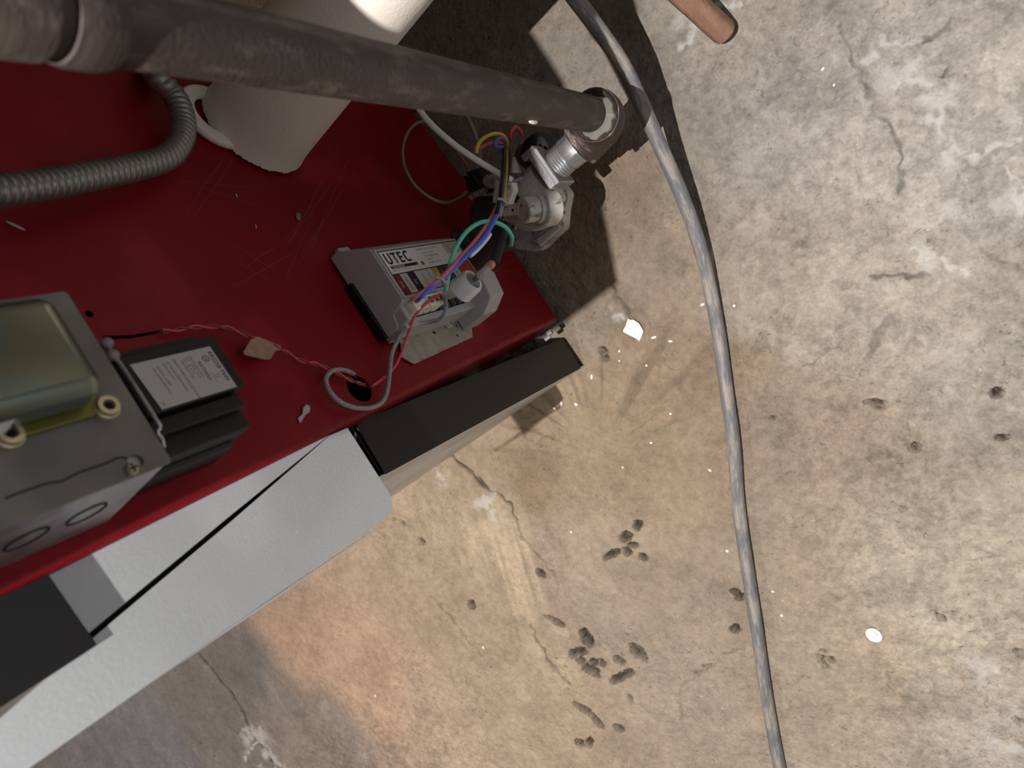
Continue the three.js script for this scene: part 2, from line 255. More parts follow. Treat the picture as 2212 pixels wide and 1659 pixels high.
{
  const zToV = (z) => (z < -1.2 ? (z + 2.6) / 1.4 * 0.15 : 0.15 + (z + 1.2) / 2 * 0.85), vToZ = (v) => (v < 0.15 ? v / 0.15 * 1.4 - 2.6 : (v - 0.15) / 0.85 * 2 - 1.2);
  const axis = (lo, hi, zones) => { const a = [lo]; let v = lo; while (v < hi) { let s = 0.05; for (const [p, q, st] of zones) if (v >= p - 1e-6 && v < q) s = Math.min(s, st); v += s; a.push(Math.min(v, hi)); } return a; };
  const xs = axis(-1.3, 1.6, [[-0.78, 0.66, 0.004], [-0.54, -0.12, 0.0022]]), zs = axis(-2.6, 1.3, [[-2.5, 0.68, 0.012], [-1.5, 0.68, 0.005], [-0.8, 0.6, 0.004], [-0.48, -0.02, 0.0022]]);
  const nx = xs.length, nz = zs.length, pos = new Float32Array(nx * nz * 3), uv = new Float32Array(nx * nz * 2), idx = [];
  for (let j = 0, k = 0; j < nz; j++) for (let i = 0; i < nx; i++, k++) {
    const x = xs[i], z = zs[j], fineZone = x > -0.8 && x < 0.7 && z > -2.55 && z < 0.7;
    pos.set([x, fineZone ? floorH(x, z) : 0, z], k * 3); uv.set([(x + 0.95) / 1.7, zToV(z)], k * 2);
    if (i < nx - 1 && j < nz - 1) idx.push(k, k + nx, k + 1, k + 1, k + nx, k + nx + 1);
  }
  const g = new THREE.BufferGeometry(); g.setAttribute('position', new THREE.BufferAttribute(pos, 3)); g.setAttribute('uv', new THREE.BufferAttribute(uv, 2)); g.setIndex(idx); g.computeVertexNormals();
  // colour: stains and patches of the old concrete, with shade painted in the pits
  const A = [ // photo pixel, sRGB
    [1500, 150, 168, 156, 140], [1700, 300, 176, 166, 152], [1950, 250, 184, 174, 160], [2130, 330, 190, 180, 165], [1480, 300, 150, 140, 124], [1650, 650, 176, 160, 140], [1900, 620, 180, 168, 148], [2150, 760, 178, 168, 150], [2050, 1300, 192, 176, 150], [2150, 1560, 186, 174, 154], [1760, 1000, 164, 144, 120], [1700, 1200, 172, 152, 126], [1850, 1480, 184, 164, 136],
    [1500, 1000, 172, 148, 118], [1500, 820, 160, 136, 106], [1350, 850, 170, 144, 112], [1250, 950, 166, 142, 110], [1060, 1130, 194, 170, 136], [1000, 1250, 186, 162, 128], [860, 1300, 188, 160, 128], [800, 1480, 206, 168, 134], [650, 1350, 190, 154, 124], [950, 1580, 200, 172, 142], [1200, 1240, 174, 152, 126], [1300, 1320, 178, 158, 132], [1450, 1500, 184, 164, 138], [1150, 1500, 190, 166, 134], [1150, 1080, 156, 130, 98],
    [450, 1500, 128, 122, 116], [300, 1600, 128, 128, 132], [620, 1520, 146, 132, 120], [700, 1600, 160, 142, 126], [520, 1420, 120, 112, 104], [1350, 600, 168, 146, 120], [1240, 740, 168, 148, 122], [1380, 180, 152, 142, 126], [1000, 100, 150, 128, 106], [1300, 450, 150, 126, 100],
  ].map(([a, b, ...c]) => { const [x, z] = fl(a, b); return [x, z, c.map((v) => Math.pow((v * 0.8 + (c[0] + c[1] + c[2]) / 3 * 0.2) / 255, 2.2))]; });
  const WHITE = [[2060, 330, 60], [2110, 420, 70], [1960, 170, 60], [2010, 200, 50], [2130, 1440, 60], [2180, 1600, 50], [545, 1590, 30], [580, 1640, 34], [1890, 880, 30], [2200, 260, 50], [1060, 1090, 40], [950, 1030, 22], [1320, 680, 22], [1480, 60, 30], [1990, 560, 40]].map(([a, b, r]) => { const p = fl(a, b), q = fl(a + r, b); return [p[0], p[1], Math.hypot(p[0] - q[0], p[1] - q[1])]; });
  const VEINS = [[[2020, 235], [2032, 280], [2050, 305], [2080, 325], [2120, 333], [2150, 322], [2190, 305]], [[2195, 340], [2182, 380], [2192, 430], [2205, 445]], [[1868, 125], [1900, 100], [1950, 95], [1985, 105]], [[1940, 190], [1975, 160], [2000, 180], [2010, 190]], [[1480, 105], [1490, 60], [1500, 30]], [[1505, 25], [1560, 10], [1610, -5]], [[1325, 672], [1345, 682], [1352, 692]], [[560, 1575], [545, 1610], [530, 1640]], [[1960, 540], [2030, 560], [2080, 600]]].map((p) => { const q = p.map(([a, b]) => fl(a, b)); return { p: q, x0: Math.min(...q.map((c) => c[0])) - 0.03, x1: Math.max(...q.map((c) => c[0])) + 0.03, z0: Math.min(...q.map((c) => c[1])) - 0.03, z1: Math.max(...q.map((c) => c[1])) + 0.03 }; });
  const veins = (x, z) => { let m = 0; for (const c of VEINS) if (x > c.x0 && x < c.x1 && z > c.z0 && z < c.z1) { const d = segDist(x + (vn(x * 90, z * 90) - 0.5) * 0.016, z + (vn(x * 90 + 7, z * 90) - 0.5) * 0.016, c.p); if (d < 0.014) m = Math.max(m, (1 - sst(0.001, 0.013 * vn(x * 50, z * 50 + 3) + 0.001, d)) * sst(0.25, 0.6, fbm(x * 160, z * 160, 2))); } return m * 0.62; };
  const fan = fl(1300, 990), S = 2048;
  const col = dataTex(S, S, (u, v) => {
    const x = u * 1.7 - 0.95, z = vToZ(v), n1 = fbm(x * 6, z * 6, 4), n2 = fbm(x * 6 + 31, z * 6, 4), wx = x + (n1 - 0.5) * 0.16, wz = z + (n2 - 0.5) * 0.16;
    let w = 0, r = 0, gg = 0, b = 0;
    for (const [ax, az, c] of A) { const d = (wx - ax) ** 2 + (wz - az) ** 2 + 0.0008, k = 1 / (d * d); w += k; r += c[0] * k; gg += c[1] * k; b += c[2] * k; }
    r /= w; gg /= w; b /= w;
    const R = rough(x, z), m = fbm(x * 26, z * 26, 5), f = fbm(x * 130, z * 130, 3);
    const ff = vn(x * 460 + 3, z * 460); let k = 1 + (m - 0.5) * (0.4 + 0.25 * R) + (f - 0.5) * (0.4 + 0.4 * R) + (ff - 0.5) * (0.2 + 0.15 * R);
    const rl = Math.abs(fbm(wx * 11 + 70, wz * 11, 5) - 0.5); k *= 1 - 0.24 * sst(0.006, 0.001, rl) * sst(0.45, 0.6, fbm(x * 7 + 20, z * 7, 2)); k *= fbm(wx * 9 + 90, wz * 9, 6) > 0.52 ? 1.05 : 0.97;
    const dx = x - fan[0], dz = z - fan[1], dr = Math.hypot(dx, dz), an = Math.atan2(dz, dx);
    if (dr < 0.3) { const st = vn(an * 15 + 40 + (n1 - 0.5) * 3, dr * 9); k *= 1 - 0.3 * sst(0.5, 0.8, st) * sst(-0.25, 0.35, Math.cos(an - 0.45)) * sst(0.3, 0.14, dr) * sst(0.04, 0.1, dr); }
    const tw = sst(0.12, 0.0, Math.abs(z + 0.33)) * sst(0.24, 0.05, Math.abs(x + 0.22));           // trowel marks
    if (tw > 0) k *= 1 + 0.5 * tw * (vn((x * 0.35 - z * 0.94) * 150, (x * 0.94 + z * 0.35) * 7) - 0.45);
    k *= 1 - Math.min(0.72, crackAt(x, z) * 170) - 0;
    const pit = pitAt(x, z); k *= 1 - Math.min(0.66, pit * 46);  // pits darkened in the colour to deepen their shade
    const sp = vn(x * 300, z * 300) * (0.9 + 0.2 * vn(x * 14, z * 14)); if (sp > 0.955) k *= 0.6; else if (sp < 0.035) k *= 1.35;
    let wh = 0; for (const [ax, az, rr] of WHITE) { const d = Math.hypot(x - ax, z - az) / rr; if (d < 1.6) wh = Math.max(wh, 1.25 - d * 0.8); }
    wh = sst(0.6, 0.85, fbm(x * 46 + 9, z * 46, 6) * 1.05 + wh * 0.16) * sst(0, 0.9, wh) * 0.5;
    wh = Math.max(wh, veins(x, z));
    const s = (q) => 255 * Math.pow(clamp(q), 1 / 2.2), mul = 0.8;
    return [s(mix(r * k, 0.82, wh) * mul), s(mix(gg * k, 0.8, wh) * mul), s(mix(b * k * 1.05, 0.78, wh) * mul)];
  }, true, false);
  col.wrapS = col.wrapT = THREE.MirroredRepeatWrapping;
  const bump = dataTex(1024, 1024, (u, v) => pn(u, v, 24, 5) * 0.7 + pn(u, v, 90, 2, 5) * 0.3, false); bump.repeat.set(1.7 / 0.34, 2.5 / 0.34);
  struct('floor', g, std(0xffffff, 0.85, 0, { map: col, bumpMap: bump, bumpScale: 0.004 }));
  const wallM = std(0xffffff, 0.9, 0, { map: metres(dataTex(512, 512, (u, v) => { const q = 66 + (pn(u, v, 6, 6) - 0.5) * 40; return [q, q - 4, q - 10]; }), 1.1), bumpMap: fine, bumpScale: 0.002, side: THREE.DoubleSide });
  const slab = (x0, x1, y0, y1, z0, z1, a, b) => planarUV(new THREE.BoxGeometry(x1 - x0, y1 - y0, z1 - z0).translate((x0 + x1) / 2, (y0 + y1) / 2, (z0 + z1) / 2), a, b);
  struct('wall_left', slab(-1.45, -1.3, -0.1, 2.25, -2.75, 1.45, 'z', 'y'), wallM);
  struct('wall_right', slab(1.6, 1.75, -0.1, 2.25, -2.75, 1.45, 'z', 'y'), wallM);
  struct('wall_back', slab(-1.3, 1.6, -0.1, 2.25, -2.75, -2.6, 'x', 'y'), wallM);
  struct('wall_front', slab(-1.3, 1.6, -0.1, 2.25, 1.3, 1.45, 'x', 'y'), wallM);
  // added window low in the front wall: cool glow to fill the shade
  const wx = -0.55, wy = 0.75, ww = 0.9, wh = 0.8, win = new THREE.Group(); win.name = 'added_window_1'; win.userData.kind = 'structure'; win.position.set(wx, wy, 1.29); scene.add(win);
  const W = (n, g, m) => { const o = mesh(n, g, m, win); return o; };
  W('frame', mergeGeometries([box(-ww / 2 - 0.05, ww / 2 + 0.05, wh / 2, wh / 2 + 0.05, -0.03, 0.01), box(-ww / 2 - 0.05, ww / 2 + 0.05, -wh / 2 - 0.05, -wh / 2, -0.03, 0.01), box(-ww / 2 - 0.05, -ww / 2, -wh / 2, wh / 2, -0.03, 0.01), box(ww / 2, ww / 2 + 0.05, -wh / 2, wh / 2, -0.03, 0.01)]), M.ivory);
  W('pane', box(-ww / 2, ww / 2, -wh / 2, wh / 2, -0.004, 0.004), new THREE.MeshStandardMaterial({ color: 0x222222, roughness: 0.6, emissive: 0xdde8ff, emissiveIntensity: 0.25 }));
  RectAreaLightUniformsLib.init();
  const ra = new THREE.RectAreaLight(0xdde8ff, FILL_WINDOW, ww, wh); ra.position.set(wx, wy, 1.28); ra.lookAt(wx, wy, 0); scene.add(ra);
  struct('ceiling', slab(-1.45, 1.75, 2.1, 2.25, -2.75, 1.45, 'x', 'z'), std(0x2e2822, 0.9, 0, { bumpMap: fine, bumpScale: 0.002 }));
}

// ---------------------------------------------------------------- boiler
{
  const t = thing('boiler', 'cast boiler in a red and grey sheet metal jacket standing on the concrete floor', 'boiler');
  const xe = (y) => 0.0926 - 0.0285 * (y - 0.03);                      // left edge of the red front
  const xr = () => 0.446, top = 0.8;
  const notch = pxZ(0, [1107, 541], [1052, 549], [1000, 549], [985, 543], [972, 512], [976, 500], [986, 494], [1014, 489], [1049, 462]);
  const rim = 0.006, left = []; for (let i = 0; i <= 12; i++) { const y = mix(0.033, top, i / 12); left.push([xe(y) + rim, y]); }
  const outline = [...left, [xr(), top], [xr(), 0.05], [0.32, 0.035], ...notch.slice().reverse()];
  const holes = [circ(0.1049, 0.4372, 0.0132, 28), circ(onZ(193, 678, 0).x, onZ(193, 678, 0).y, 0.0028, 12),
    pxZ(0, [222, 734], [285, 731], [335, 721], [352, 714], [335, 715], [285, 723], [222, 725])];
  const front = mesh('front_panel', planarUV(prismZ(outline, -0.0012, 0, 0, holes)), M.red, t);
  // the panel bends back along its left edge into a flange
  const pos = [], idx = [], uv = [], nb = 10;
  for (let i = 0; i <= 12; i++) {
    const y = mix(0.033, top, i / 12), x = xe(y), k0 = pos.length / 3;
    for (let j = 0; j <= nb + 1; j++) { const a = Math.min(1, j / nb) * Math.PI / 2; pos.push(x + rim - rim * Math.sin(a), y, j > nb ? -0.13 : -rim + rim * Math.cos(a)); uv.push(j * 0.002, y); }
    if (i < 12) for (let j = 0; j <= nb; j++) { const k = k0 + j, q = k + nb + 2; idx.push(k, q, k + 1, k + 1, q, q + 1); }
  }
  const bg = new THREE.BufferGeometry(); bg.setAttribute('position', new THREE.Float32BufferAttribute(pos, 3)); bg.setAttribute('uv', new THREE.Float32BufferAttribute(uv, 2)); bg.setIndex(idx); bg.computeVertexNormals();
  mesh('panel_flange', bg, M.red, t);
  mesh('edge_clip', [box(0.0795, 0.0865, 0.056, 0.062, -0.012, -0.004, 0.0012), box(0.076, 0.081, 0.057, 0.0605, -0.02, -0.01, 0.001)], M.galv, t);
  // grey side jacket, right side, back and lid; open underneath
  mesh('side_panel', planarUV(prismZ([[0.0215, 0], [0.0228, 0], [0.0312, 0.47], [0.0312, top], [0.03, top], [0.03, 0.47]], -0.5, -0.0205), 'z', 'y'), M.grey, t);
  mesh('right_panel', planarUV(box(0.444, 0.4455, 0.03, top, -0.5, -0.0015, 0.0006), 'z', 'y'), M.red, t);
  mesh('back_panel', planarUV(box(0.03, 0.4455, 0.02, top, -0.5015, -0.5, 0.0006)), M.grey, t);
  mesh('boiler_block', box(0.12, 0.41, 0.09, 0.74, -0.48, -0.05, 0.01), M.dark, t);
  mesh('lid', planarUV(prismY([[0.03, -0.5], [0.03, -0.024], [0.085, -0.024], [0.0851, -0.001], [0.445, -0.001], [0.445, -0.5]], top, top + 0.012, 0.0006), 'x', 'z'), M.grey, t);
  // corner post: black foot strip, grey flange and black top strip
  const foot = pxZ(-0.02, [767, 912], [1215, 731], [1255, 795], [832, 1025]).map(([x, y]) => [x, y]);
  mesh('foot_strip', planarUV(prismZ(roundPts(foot, 0.002), -0.0225, -0.02, 0.0005)), M.black, t);
  const e0 = onZ(771, 922, -0.0195), e1 = onZ(830, 1021, -0.0195);
  mesh('foot_strip_lip', [sweep([[e0.x, e0.y, -0.0195], e1], 0.0009, 12, 8), box(0.034, 0.083, 0.4475, 0.4495, -0.034, -0.021, 0.0006)], M.black, t);
  mesh('corner_flange', planarUV(prismZ([[0.0808, 0.482], [0.0566, 0.608], [0.0346, 0.717], [0.018, top], [0.0705, top]], -0.0085, -0.007, 0.0003)), M.grey, t);
  mesh('side_cover', planarUV(prismZ(roundedCorner(), -0.0055, -0.004, 0.0003)), M.grey, t);
  function roundedCorner() {
    const r = 0.017, c = [-0.0014 + r, 0.4708 + r], a = [];
    for (let i = 0; i <= 8; i++) { const q = (270 - i * 90 / 8) * Math.PI / 180; a.push([c[0] + r * Math.cos(q), c[1] + r * Math.sin(q)]); }
    return [[0.0784, 0.4708], ...a, [-0.0062, 0.72], [-0.0078, top], [0.013, top], [0.0312, 0.7169], [0.0534, 0.6077], [0.0787, 0.4919]];
  }
  mesh('cover_return', planarUV(prismY([[-0.006, -0.04], [-0.0045, -0.04], [-0.0045, -0.0056], [-0.006, -0.0056]], 0.5, top), 'z', 'y'), M.grey, t);
  mesh('top_strip', planarUV(prismZ(pxZ(-0.002, [105, 1240], [210, 1392], [-160, 1634], [-160, 1362]), -0.0036, -0.002, 0.0004)), M.matteBlack, t);
  settle(t);
}

// ---------------------------------------------------------------- flue pipe
{
  const t = thing('flue_pipe', 'white flue pipe with a torn lower edge coming straight out of the red boiler front', 'pipe');
  const c = [0.385, 0.366];
  const g = new THREE.CylinderGeometry(1, 1, 1, 160, 24, true), p = g.attributes.position, uv = g.attributes.uv;
  for (let i = 0; i < p.count; i++) {
    let a = Math.atan2(p.getZ(i), p.getX(i)); if (a < -0.35) a += 2 * Math.PI; const s = p.getY(i) + 0.5, rag = s > 0.001 ? 0 : (vn(a * 5 + 60, 3) - 0.5) * 0.002 + (vn(a * 40 + 60, 7) - 0.5) * 0.0018;
    const z = 0.004 + s * 0.246 + rag, r = 0.051 + 0.002 * sst(0.02, 0.0, z);
    p.setXYZ(i, c[0] + r * Math.cos(a), c[1] + r * Math.sin(a), z); uv.setXY(i, a * 0.05, z);
  }
  g.computeVertexNormals();
  mesh('pipe', g, M.white, t);
  mesh('outer_sleeve', planarUV(lathe([[0.0505, 0], [0.0525, 0], [0.0525, 1.062], [0.0505, 1.062]], [c[0], c[1], 0.236], [c[0], c[1], 1], 64), 'y', 'z'), M.white, t);
  mesh('wall_collar', planarUV(prismZ(circ(0.394, 0.406, 0.036, 40), 0.0015, 0.009, 0.003, [circ(0.394, 0.406, 0.022, 30)])), M.white, t);
  const pen = []; for (let i = 0; i < 40; i++) { const s = i / 39, q = onPipe(822 + 33 * s + 3 * Math.sin(s * 40), 67 + 11 * s + 2.2 * Math.cos(s * 37)); pen.push(q); }
  function onPipe(px, py) { const d = ray(px, py), ox = EYE.x - c[0], oy = EYE.y - c[1], r = 0.0502, a = d.x * d.x + d.y * d.y, b = 2 * (ox * d.x + oy * d.y), k = ox * ox + oy * oy - r * r; return EYE.clone().addScaledVector(d, (-b - Math.sqrt(Math.max(0, b * b - 4 * a * k))) / 2 / a); }
  mesh('pen_mark', sweep(pen, 0.00045, 160, 5), M.matteBlack, t).userData.label = 'small scribble in black pen';
  settle(t);
}

// ---------------------------------------------------------------- gas pipe
{
  const t = thing('gas_pipe', 'dusty dark iron gas pipe dropping past the white flue to an elbow', 'pipe');
  const x = 0.2122, z = 0.242, ye = 0.174, r = 0.0166;
  const tube = new THREE.CylinderGeometry(r, r, 1.9, 40, 1).translate(x, ye + 0.95 + 0.018, z); { const uv = tube.attributes.uv; for (let i = 0; i < uv.count; i++) uv.setXY(i, uv.getX(i) * 0.104, uv.getY(i) * 1.9); }
  mesh('pipe', tube, M.iron, t);
  const uy = 0.732;                                                    // union near the top left corner of the photo
  mesh('union', planarUV(mergeG([lathe([[0.0166, 0], [0.0186, 0.002], [0.0192, 0.006], [0.0192, 0.017], [0.0182, 0.02], [0.0166, 0.021]], [x, uy - 0.02, z], [x, 1, z]), lathe([[0.0166, 0], [0.0186, 0.001], [0.0188, 0.02], [0.0166, 0.028]], [x, uy + 0.006, z], [x, 1, z])])), M.iron, t);
  // elbow
  const arc = []; for (let i = 0; i <= 14; i++) { const a = i / 14 * Math.PI / 2, R = 0.03; arc.push(V(x, ye + R - R * Math.sin(a), z - R + R * Math.cos(a) + 0.0)); }
  arc.unshift(V(x, ye + 0.04, z)); 
  const bendTo = V(x, ye, z - 0.04); arc.push(bendTo);
  mesh('elbow', sweep(arc, (s) => (s < 0.12 || s > 0.9 ? 0.0252 : 0.0242), 70, 28), M.elbow, t);
  mesh('elbow_band', mergeG([lathe([[0.0166, 0], [0.0236, 0], [0.0242, 0.003], [0.0242, 0.008], [0.0225, 0.011], [0.0166, 0.011]], [x, ye + 0.034, z], [x, 1, z])]), M.elbow, t);
  const dope = lathe([[0.0166, 0], [0.0226, 0], [0.0222, 0.0045], [0.0185, 0.0085], [0.0166, 0.0095]], [x, ye + 0.0435, z], [x, 1, z], 72);
  { const p = dope.attributes.position; for (let i = 0; i < p.count; i++) { const a = Math.atan2(p.getZ(i) - z, p.getX(i) - x), q = Math.hypot(p.getX(i) - x, p.getZ(i) - z), k = sst(-0.25, 0.6, Math.cos(a - 2.75)) * (0.75 + 0.5 * vn(a * 6 + 20, 1)), n = 0.0164 + Math.max(0, q - 0.0164) * k; p.setX(i, x + Math.cos(a) * n); p.setZ(i, z + Math.sin(a) * n); } dope.computeVertexNormals(); }
  mesh('pipe_dope', dope, M.mastic, t).userData.label = 'grey smear of jointing compound';
  const nip = [[0, 0], [0.0172, 0]]; for (let i = 0; i < 9; i++) nip.push([i % 2 ? 0.0172 : 0.0158, 0.002 + i * 0.0016]); nip.push([0.0178, 0.018], [0.0178, 0.03], [0.0195, 0.031], [0.0195, 0.046], [0.0, 0.046]);
  mesh('nipple', planarUV(lathe(nip, [x, ye, z - 0.075], [x, ye, 1], 40), 'x', 'y'), M.galv, t).userData.label = 'grey threaded nipple';
  const dp = [1152, 263]; const d0 = rayPipe(...dp);
  function rayPipe(px, py) { const d = ray(px, py), ox = EYE.x - x, oz = EYE.z - z, a = d.x * d.x + d.z * d.z, b = 2 * (ox * d.x + oz * d.z), k = ox * ox + oz * oz - r * r; const disc = b * b - 4 * a * k; return EYE.clone().addScaledVector(d, (-b - Math.sqrt(Math.max(0, disc))) / 2 / a); }
  const drip = new THREE.SphereGeometry(1, 16, 10); drip.scale(0.002, 0.0075, 0.002); drip.translate(d0.x, d0.y, d0.z);
  mesh('paint_drip', drip, M.flake, t).userData.label = 'spot of white paint';
  settle(t);
}
function mergeG(a) { return mergeGeometries(a.map((q) => { q = q.index ? q.toNonIndexed() : q; for (const k of Object.keys(q.attributes)) if (!['position', 'normal', 'uv'].includes(k)) q.deleteAttribute(k); return q; })); }

// ---------------------------------------------------------------- gas valve
{
  const t = thing('gas_valve', 'silvery cast gas valve with dusty cover screws below the elbow of the gas pipe', 'valve');
  const P = (y, ...p) => pxY(y, ...p);
  mesh('bottom_plate', planarUV(mergeG([prismY(roundPts(P(0.118, [1190, 398], [1219, 404], [1228, 420], [1221, 456], [1218, 494], [1168, 541], [1155, 544], [1097, 535], [1062, 505], [1072, 470], [1120, 430]), 0.003), 0.1, 0.118, 0.001)]), 'x', 'z'), M.alu, t);
  mesh('bottom_rib', planarUV(mergeG([prismY(P(0.126, [1150, 520], [1205, 484], [1211, 492], [1166, 533]), 0.116, 0.126, 0.002), prismY(P(0.121, [1150, 512], [1214, 466], [1217, 478], [1160, 525]), 0.116, 0.121, 0.0015)]), 'x', 'z'), M.alu, t);
  mesh('body', planarUV(prismY(roundPts(P(0.15, [1166, 400], [1182, 401], [1199, 458], [1196, 474], [1178, 489], [1150, 501], [1128, 498], [1106, 485], [1070, 470], [1062, 440], [1075, 400], [1120, 380]), 0.004), 0.116, 0.15, 0.002), 'x', 'z'), M.cast, t);
  const sc = (px, py, y, r) => { const p = onY(px, py, y); return [cyl([p.x, y - 0.004, p.z], [p.x, y + 0.0016, p.z], r, r * 0.9, 20, 0.0005), box(p.x - r * 0.6, p.x + r * 0.6, y + 0.0012, y + 0.002, p.z - r * 0.12, p.z + r * 0.12, 0.0001, 1), box(p.x - r * 0.12, p.x + r * 0.12, y + 0.0012, y + 0.002, p.z - r * 0.6, p.z + r * 0.6, 0.0001, 1)]; };
  for (const [a, b, y] of [[1186, 464, 0.152], [1109, 490, 0.152], [1175, 424, 0.158]]) { const s = sc(a, b, y, 0.0038); const o = mesh('screw', s[0], M.zinc, t); mesh('slot', mergeG(s.slice(1)), M.dark, o); }
  mesh('lug', planarUV(mergeG([prismY(roundPts(P(0.158, [1160, 416], [1167, 400], [1184, 402], [1196, 430], [1190, 440], [1172, 440]), 0.004), 0.12, 0.158, 0.0015)]), 'x', 'z'), M.cast, t);
  const ax = V(0.24, 0.89, -0.39).normalize(), T = onY(1129, 454, 0.196);   // the regulator leans back towards the boiler
  const at = (d) => T.clone().addScaledVector(ax, d), along = (d) => at(d + 1);
  mesh('step_ring', planarUV(lathe([[0, 0], [0.0205, 0], [0.0205, 0.016], [0.019, 0.018], [0.016, 0.0185], [0.016, 0.024], [0.0, 0.024]], at(-0.04), along(-0.04), 56), 'x', 'z'), M.cast, t);
  mesh('regulator_tower', planarUV(lathe([[0, 0], [0.0142, 0], [0.0142, 0.0195], [0.013, 0.0212], [0.0095, 0.0215], [0.009, 0.0206], [0, 0.0206]], at(-0.021), along(-0.021), 48), 'x', 'z'), M.cast, t);
  const bk = P(0.192, [1098, 441], [1113, 437], [1115, 465], [1101, 462], [1085, 468], [1082, 461], [1092, 449]), hb = onY(1107, 454, 0.192);
  mesh('pilot_bracket', planarUV(prismY(roundPts(bk, 0.001), 0.15, 0.192, 0.0008, [circ(hb.x, hb.z, 0.0026, 14)]), 'x', 'z'), M.cast, t);
  mesh('control_lever', planarUV(prismY(roundPts(P(0.206, [1065, 381], [1078, 391], [1092, 388], [1092, 402], [1079, 404], [1076, 441], [1063, 437], [1067, 407]), 0.001), 0.16, 0.206, 0.0008), 'x', 'z'), M.alu, t);
  const tg = P(0.21, [1091, 395], [1106, 394], [1109, 412], [1098, 442], [1090, 442]);
  mesh('stamped_tab', planarUV(prismY(roundPts(tg, 0.0008), 0.198, 0.21, 0.0006), 'x', 'z'), M.ivory, t);
  const q = [[1094, 437], [1094, 397], [1106, 398], [1106, 437]].map(([a, b]) => onY(a, b, 0.2104));
  const stamp = canvasTex(256, 80, (g, w, h) => { g.fillStyle = '#dcd7c4'; g.fillRect(0, 0, w, h); g.fillStyle = '#77715f'; g.font = 'bold 66px sans-serif'; g.textBaseline = 'middle'; g.save(); g.translate(128, 42); g.rotate(Math.PI); g.fillText('OB', 10, 2); g.restore(); g.fillRect(20, 36, 60, 5); });
  { const a = onY(1093, 425, 0.2103), b = onY(1093, 398, 0.2103), c = onY(1105, 398, 0.2103), d = onY(1103, 425, 0.2103); mesh('stamped_letters', sheet(b, a, d, c), printed(stamp, 0.5), t); } void q;
  mesh('solenoid_cap', planarUV(mergeG([prismY(roundPts(P(0.17, [1028, 424], [1066, 428], [1071, 470], [1060, 486], [1015, 492], [1012, 452]), 0.004), 0.1, 0.17, 0.002)]), 'x', 'z'), std(0x3a3834, 0.6, 0.1), t);
  { const b = onY(1037, 456, 0.17); mesh('cap_boss', cyl([b.x, 0.165, b.z], [b.x, 0.1725, b.z], 0.0085, 0.008, 28, 0.0006), std(0x36342f, 0.6, 0.1), t); }
  mesh('terminal_block', [prismY(P(0.18, [1006, 372], [1034, 362], [1044, 402], [1022, 418], [1006, 412]), 0.11, 0.18, 0.002), ...[[1010, 376], [1018, 374], [1026, 371]].map(([a, b]) => { const p = onY(a + 4, b + 22, 0.186); return box(p.x - 0.011, p.x + 0.011, 0.17, 0.188, p.z - 0.0012, p.z + 0.0012, 0.0004, 1); })], M.matteBlack, t);
  { const a = onY(1040, 392, 0.2), b = onY(1045, 415, 0.19); mesh('pressure_cap', lathe([[0, 0], [0.008, 0], [0.0088, 0.004], [0.0075, 0.02], [0.005, 0.024], [0, 0.025]], [a.x, 0.165, a.z], [a.x, 1, a.z], 28), M.galv, t); void b; }
  { const pts = []; const a = onY(1014, 426, 0.19), b = onY(1052, 408, 0.19); for (let i = 0; i <= 90; i++) { const s = i / 90, w = s * 9 * 2 * Math.PI; pts.push(a.clone().lerp(b, s).add(V(Math.cos(w) * 0.0028, Math.sin(w) * 0.0028, 0))); } mesh('spring', sweep(pts, 0.0007, 260, 5), M.galv, t); }
  // dark regulator dome and the white cone of the pilot fitting
  { const p = onY(1134, 326, 0.19); mesh('dome', lathe([[0, 0], [0.021, 0], [0.0215, 0.012], [0.017, 0.026], [0.008, 0.032], [0, 0.033]], [p.x, 0.14, p.z], [p.x, 1, p.z], 36), M.matteBlack, t);
    mesh('inlet_flange', planarUV(prismY(roundPts(P(0.165, [1150, 306], [1166, 320], [1190, 385], [1180, 402], [1160, 400], [1140, 372], [1108, 340], [1118, 312]), 0.004), 0.115, 0.165, 0.002), 'x', 'z'), std(0x5b5851, 0.5, 0.4), t); }
  { const a = onY(1111, 374, 0.19), b = onY(1110, 342, 0.19); mesh('cone_fitting', lathe([[0, 0], [0.0085, 0], [0.0078, 0.003], [0.0018, 0.0165], [0, 0.017]], a, b, 28), std(0xb9bab4, 0.5, 0.3), t); }
  { mesh('pilot_elbow', sweep(py_([1100, 386, 0.19], [1118, 388, 0.188], [1140, 383, 0.184], [1156, 381, 0.18]), 0.0032, 24, 12), M.alu, t); const a = onY(1154, 380, 0.178); mesh('brass_nut', prismY(circ(a.x, a.z, 0.006, 6), 0.168, 0.183, 0.001), M.brass, t); }
  // square inlet block on the pipe axis
  { const x = 0.2122, y = 0.174, z1 = 0.1685; const s = 0.0215;
    mesh('inlet_block', planarUV(box(x - s, x + s, y - s, y + s, z1 - 0.014, z1, 0.0014), 'x', 'z'), M.galv, t);
    mesh('inlet_bead', box(x - s - 0.0008, x + s + 0.001, y + s - 0.003, y + s + 0.0016, z1 - 0.0045, z1 + 0.0003, 0.001), M.galv, t);
    mesh('inlet_lip', planarUV(box(x + s - 0.002, x + s + 0.006, y - 0.006, y + s, z1 - 0.02, z1 - 0.002, 0.0014), 'x', 'z'), M.galv, t);
    mesh('inlet_neck', cyl([x, y, 0.12], [x, y, z1 - 0.02], 0.017, 0.019, 28), M.cast, t); }
  // outlet into the boiler
  mesh('outlet_pipe', cyl([0.205, 0.135, 0.05], [0.205, 0.135, -0.06], 0.015, 0.015, 28), M.iron, t);
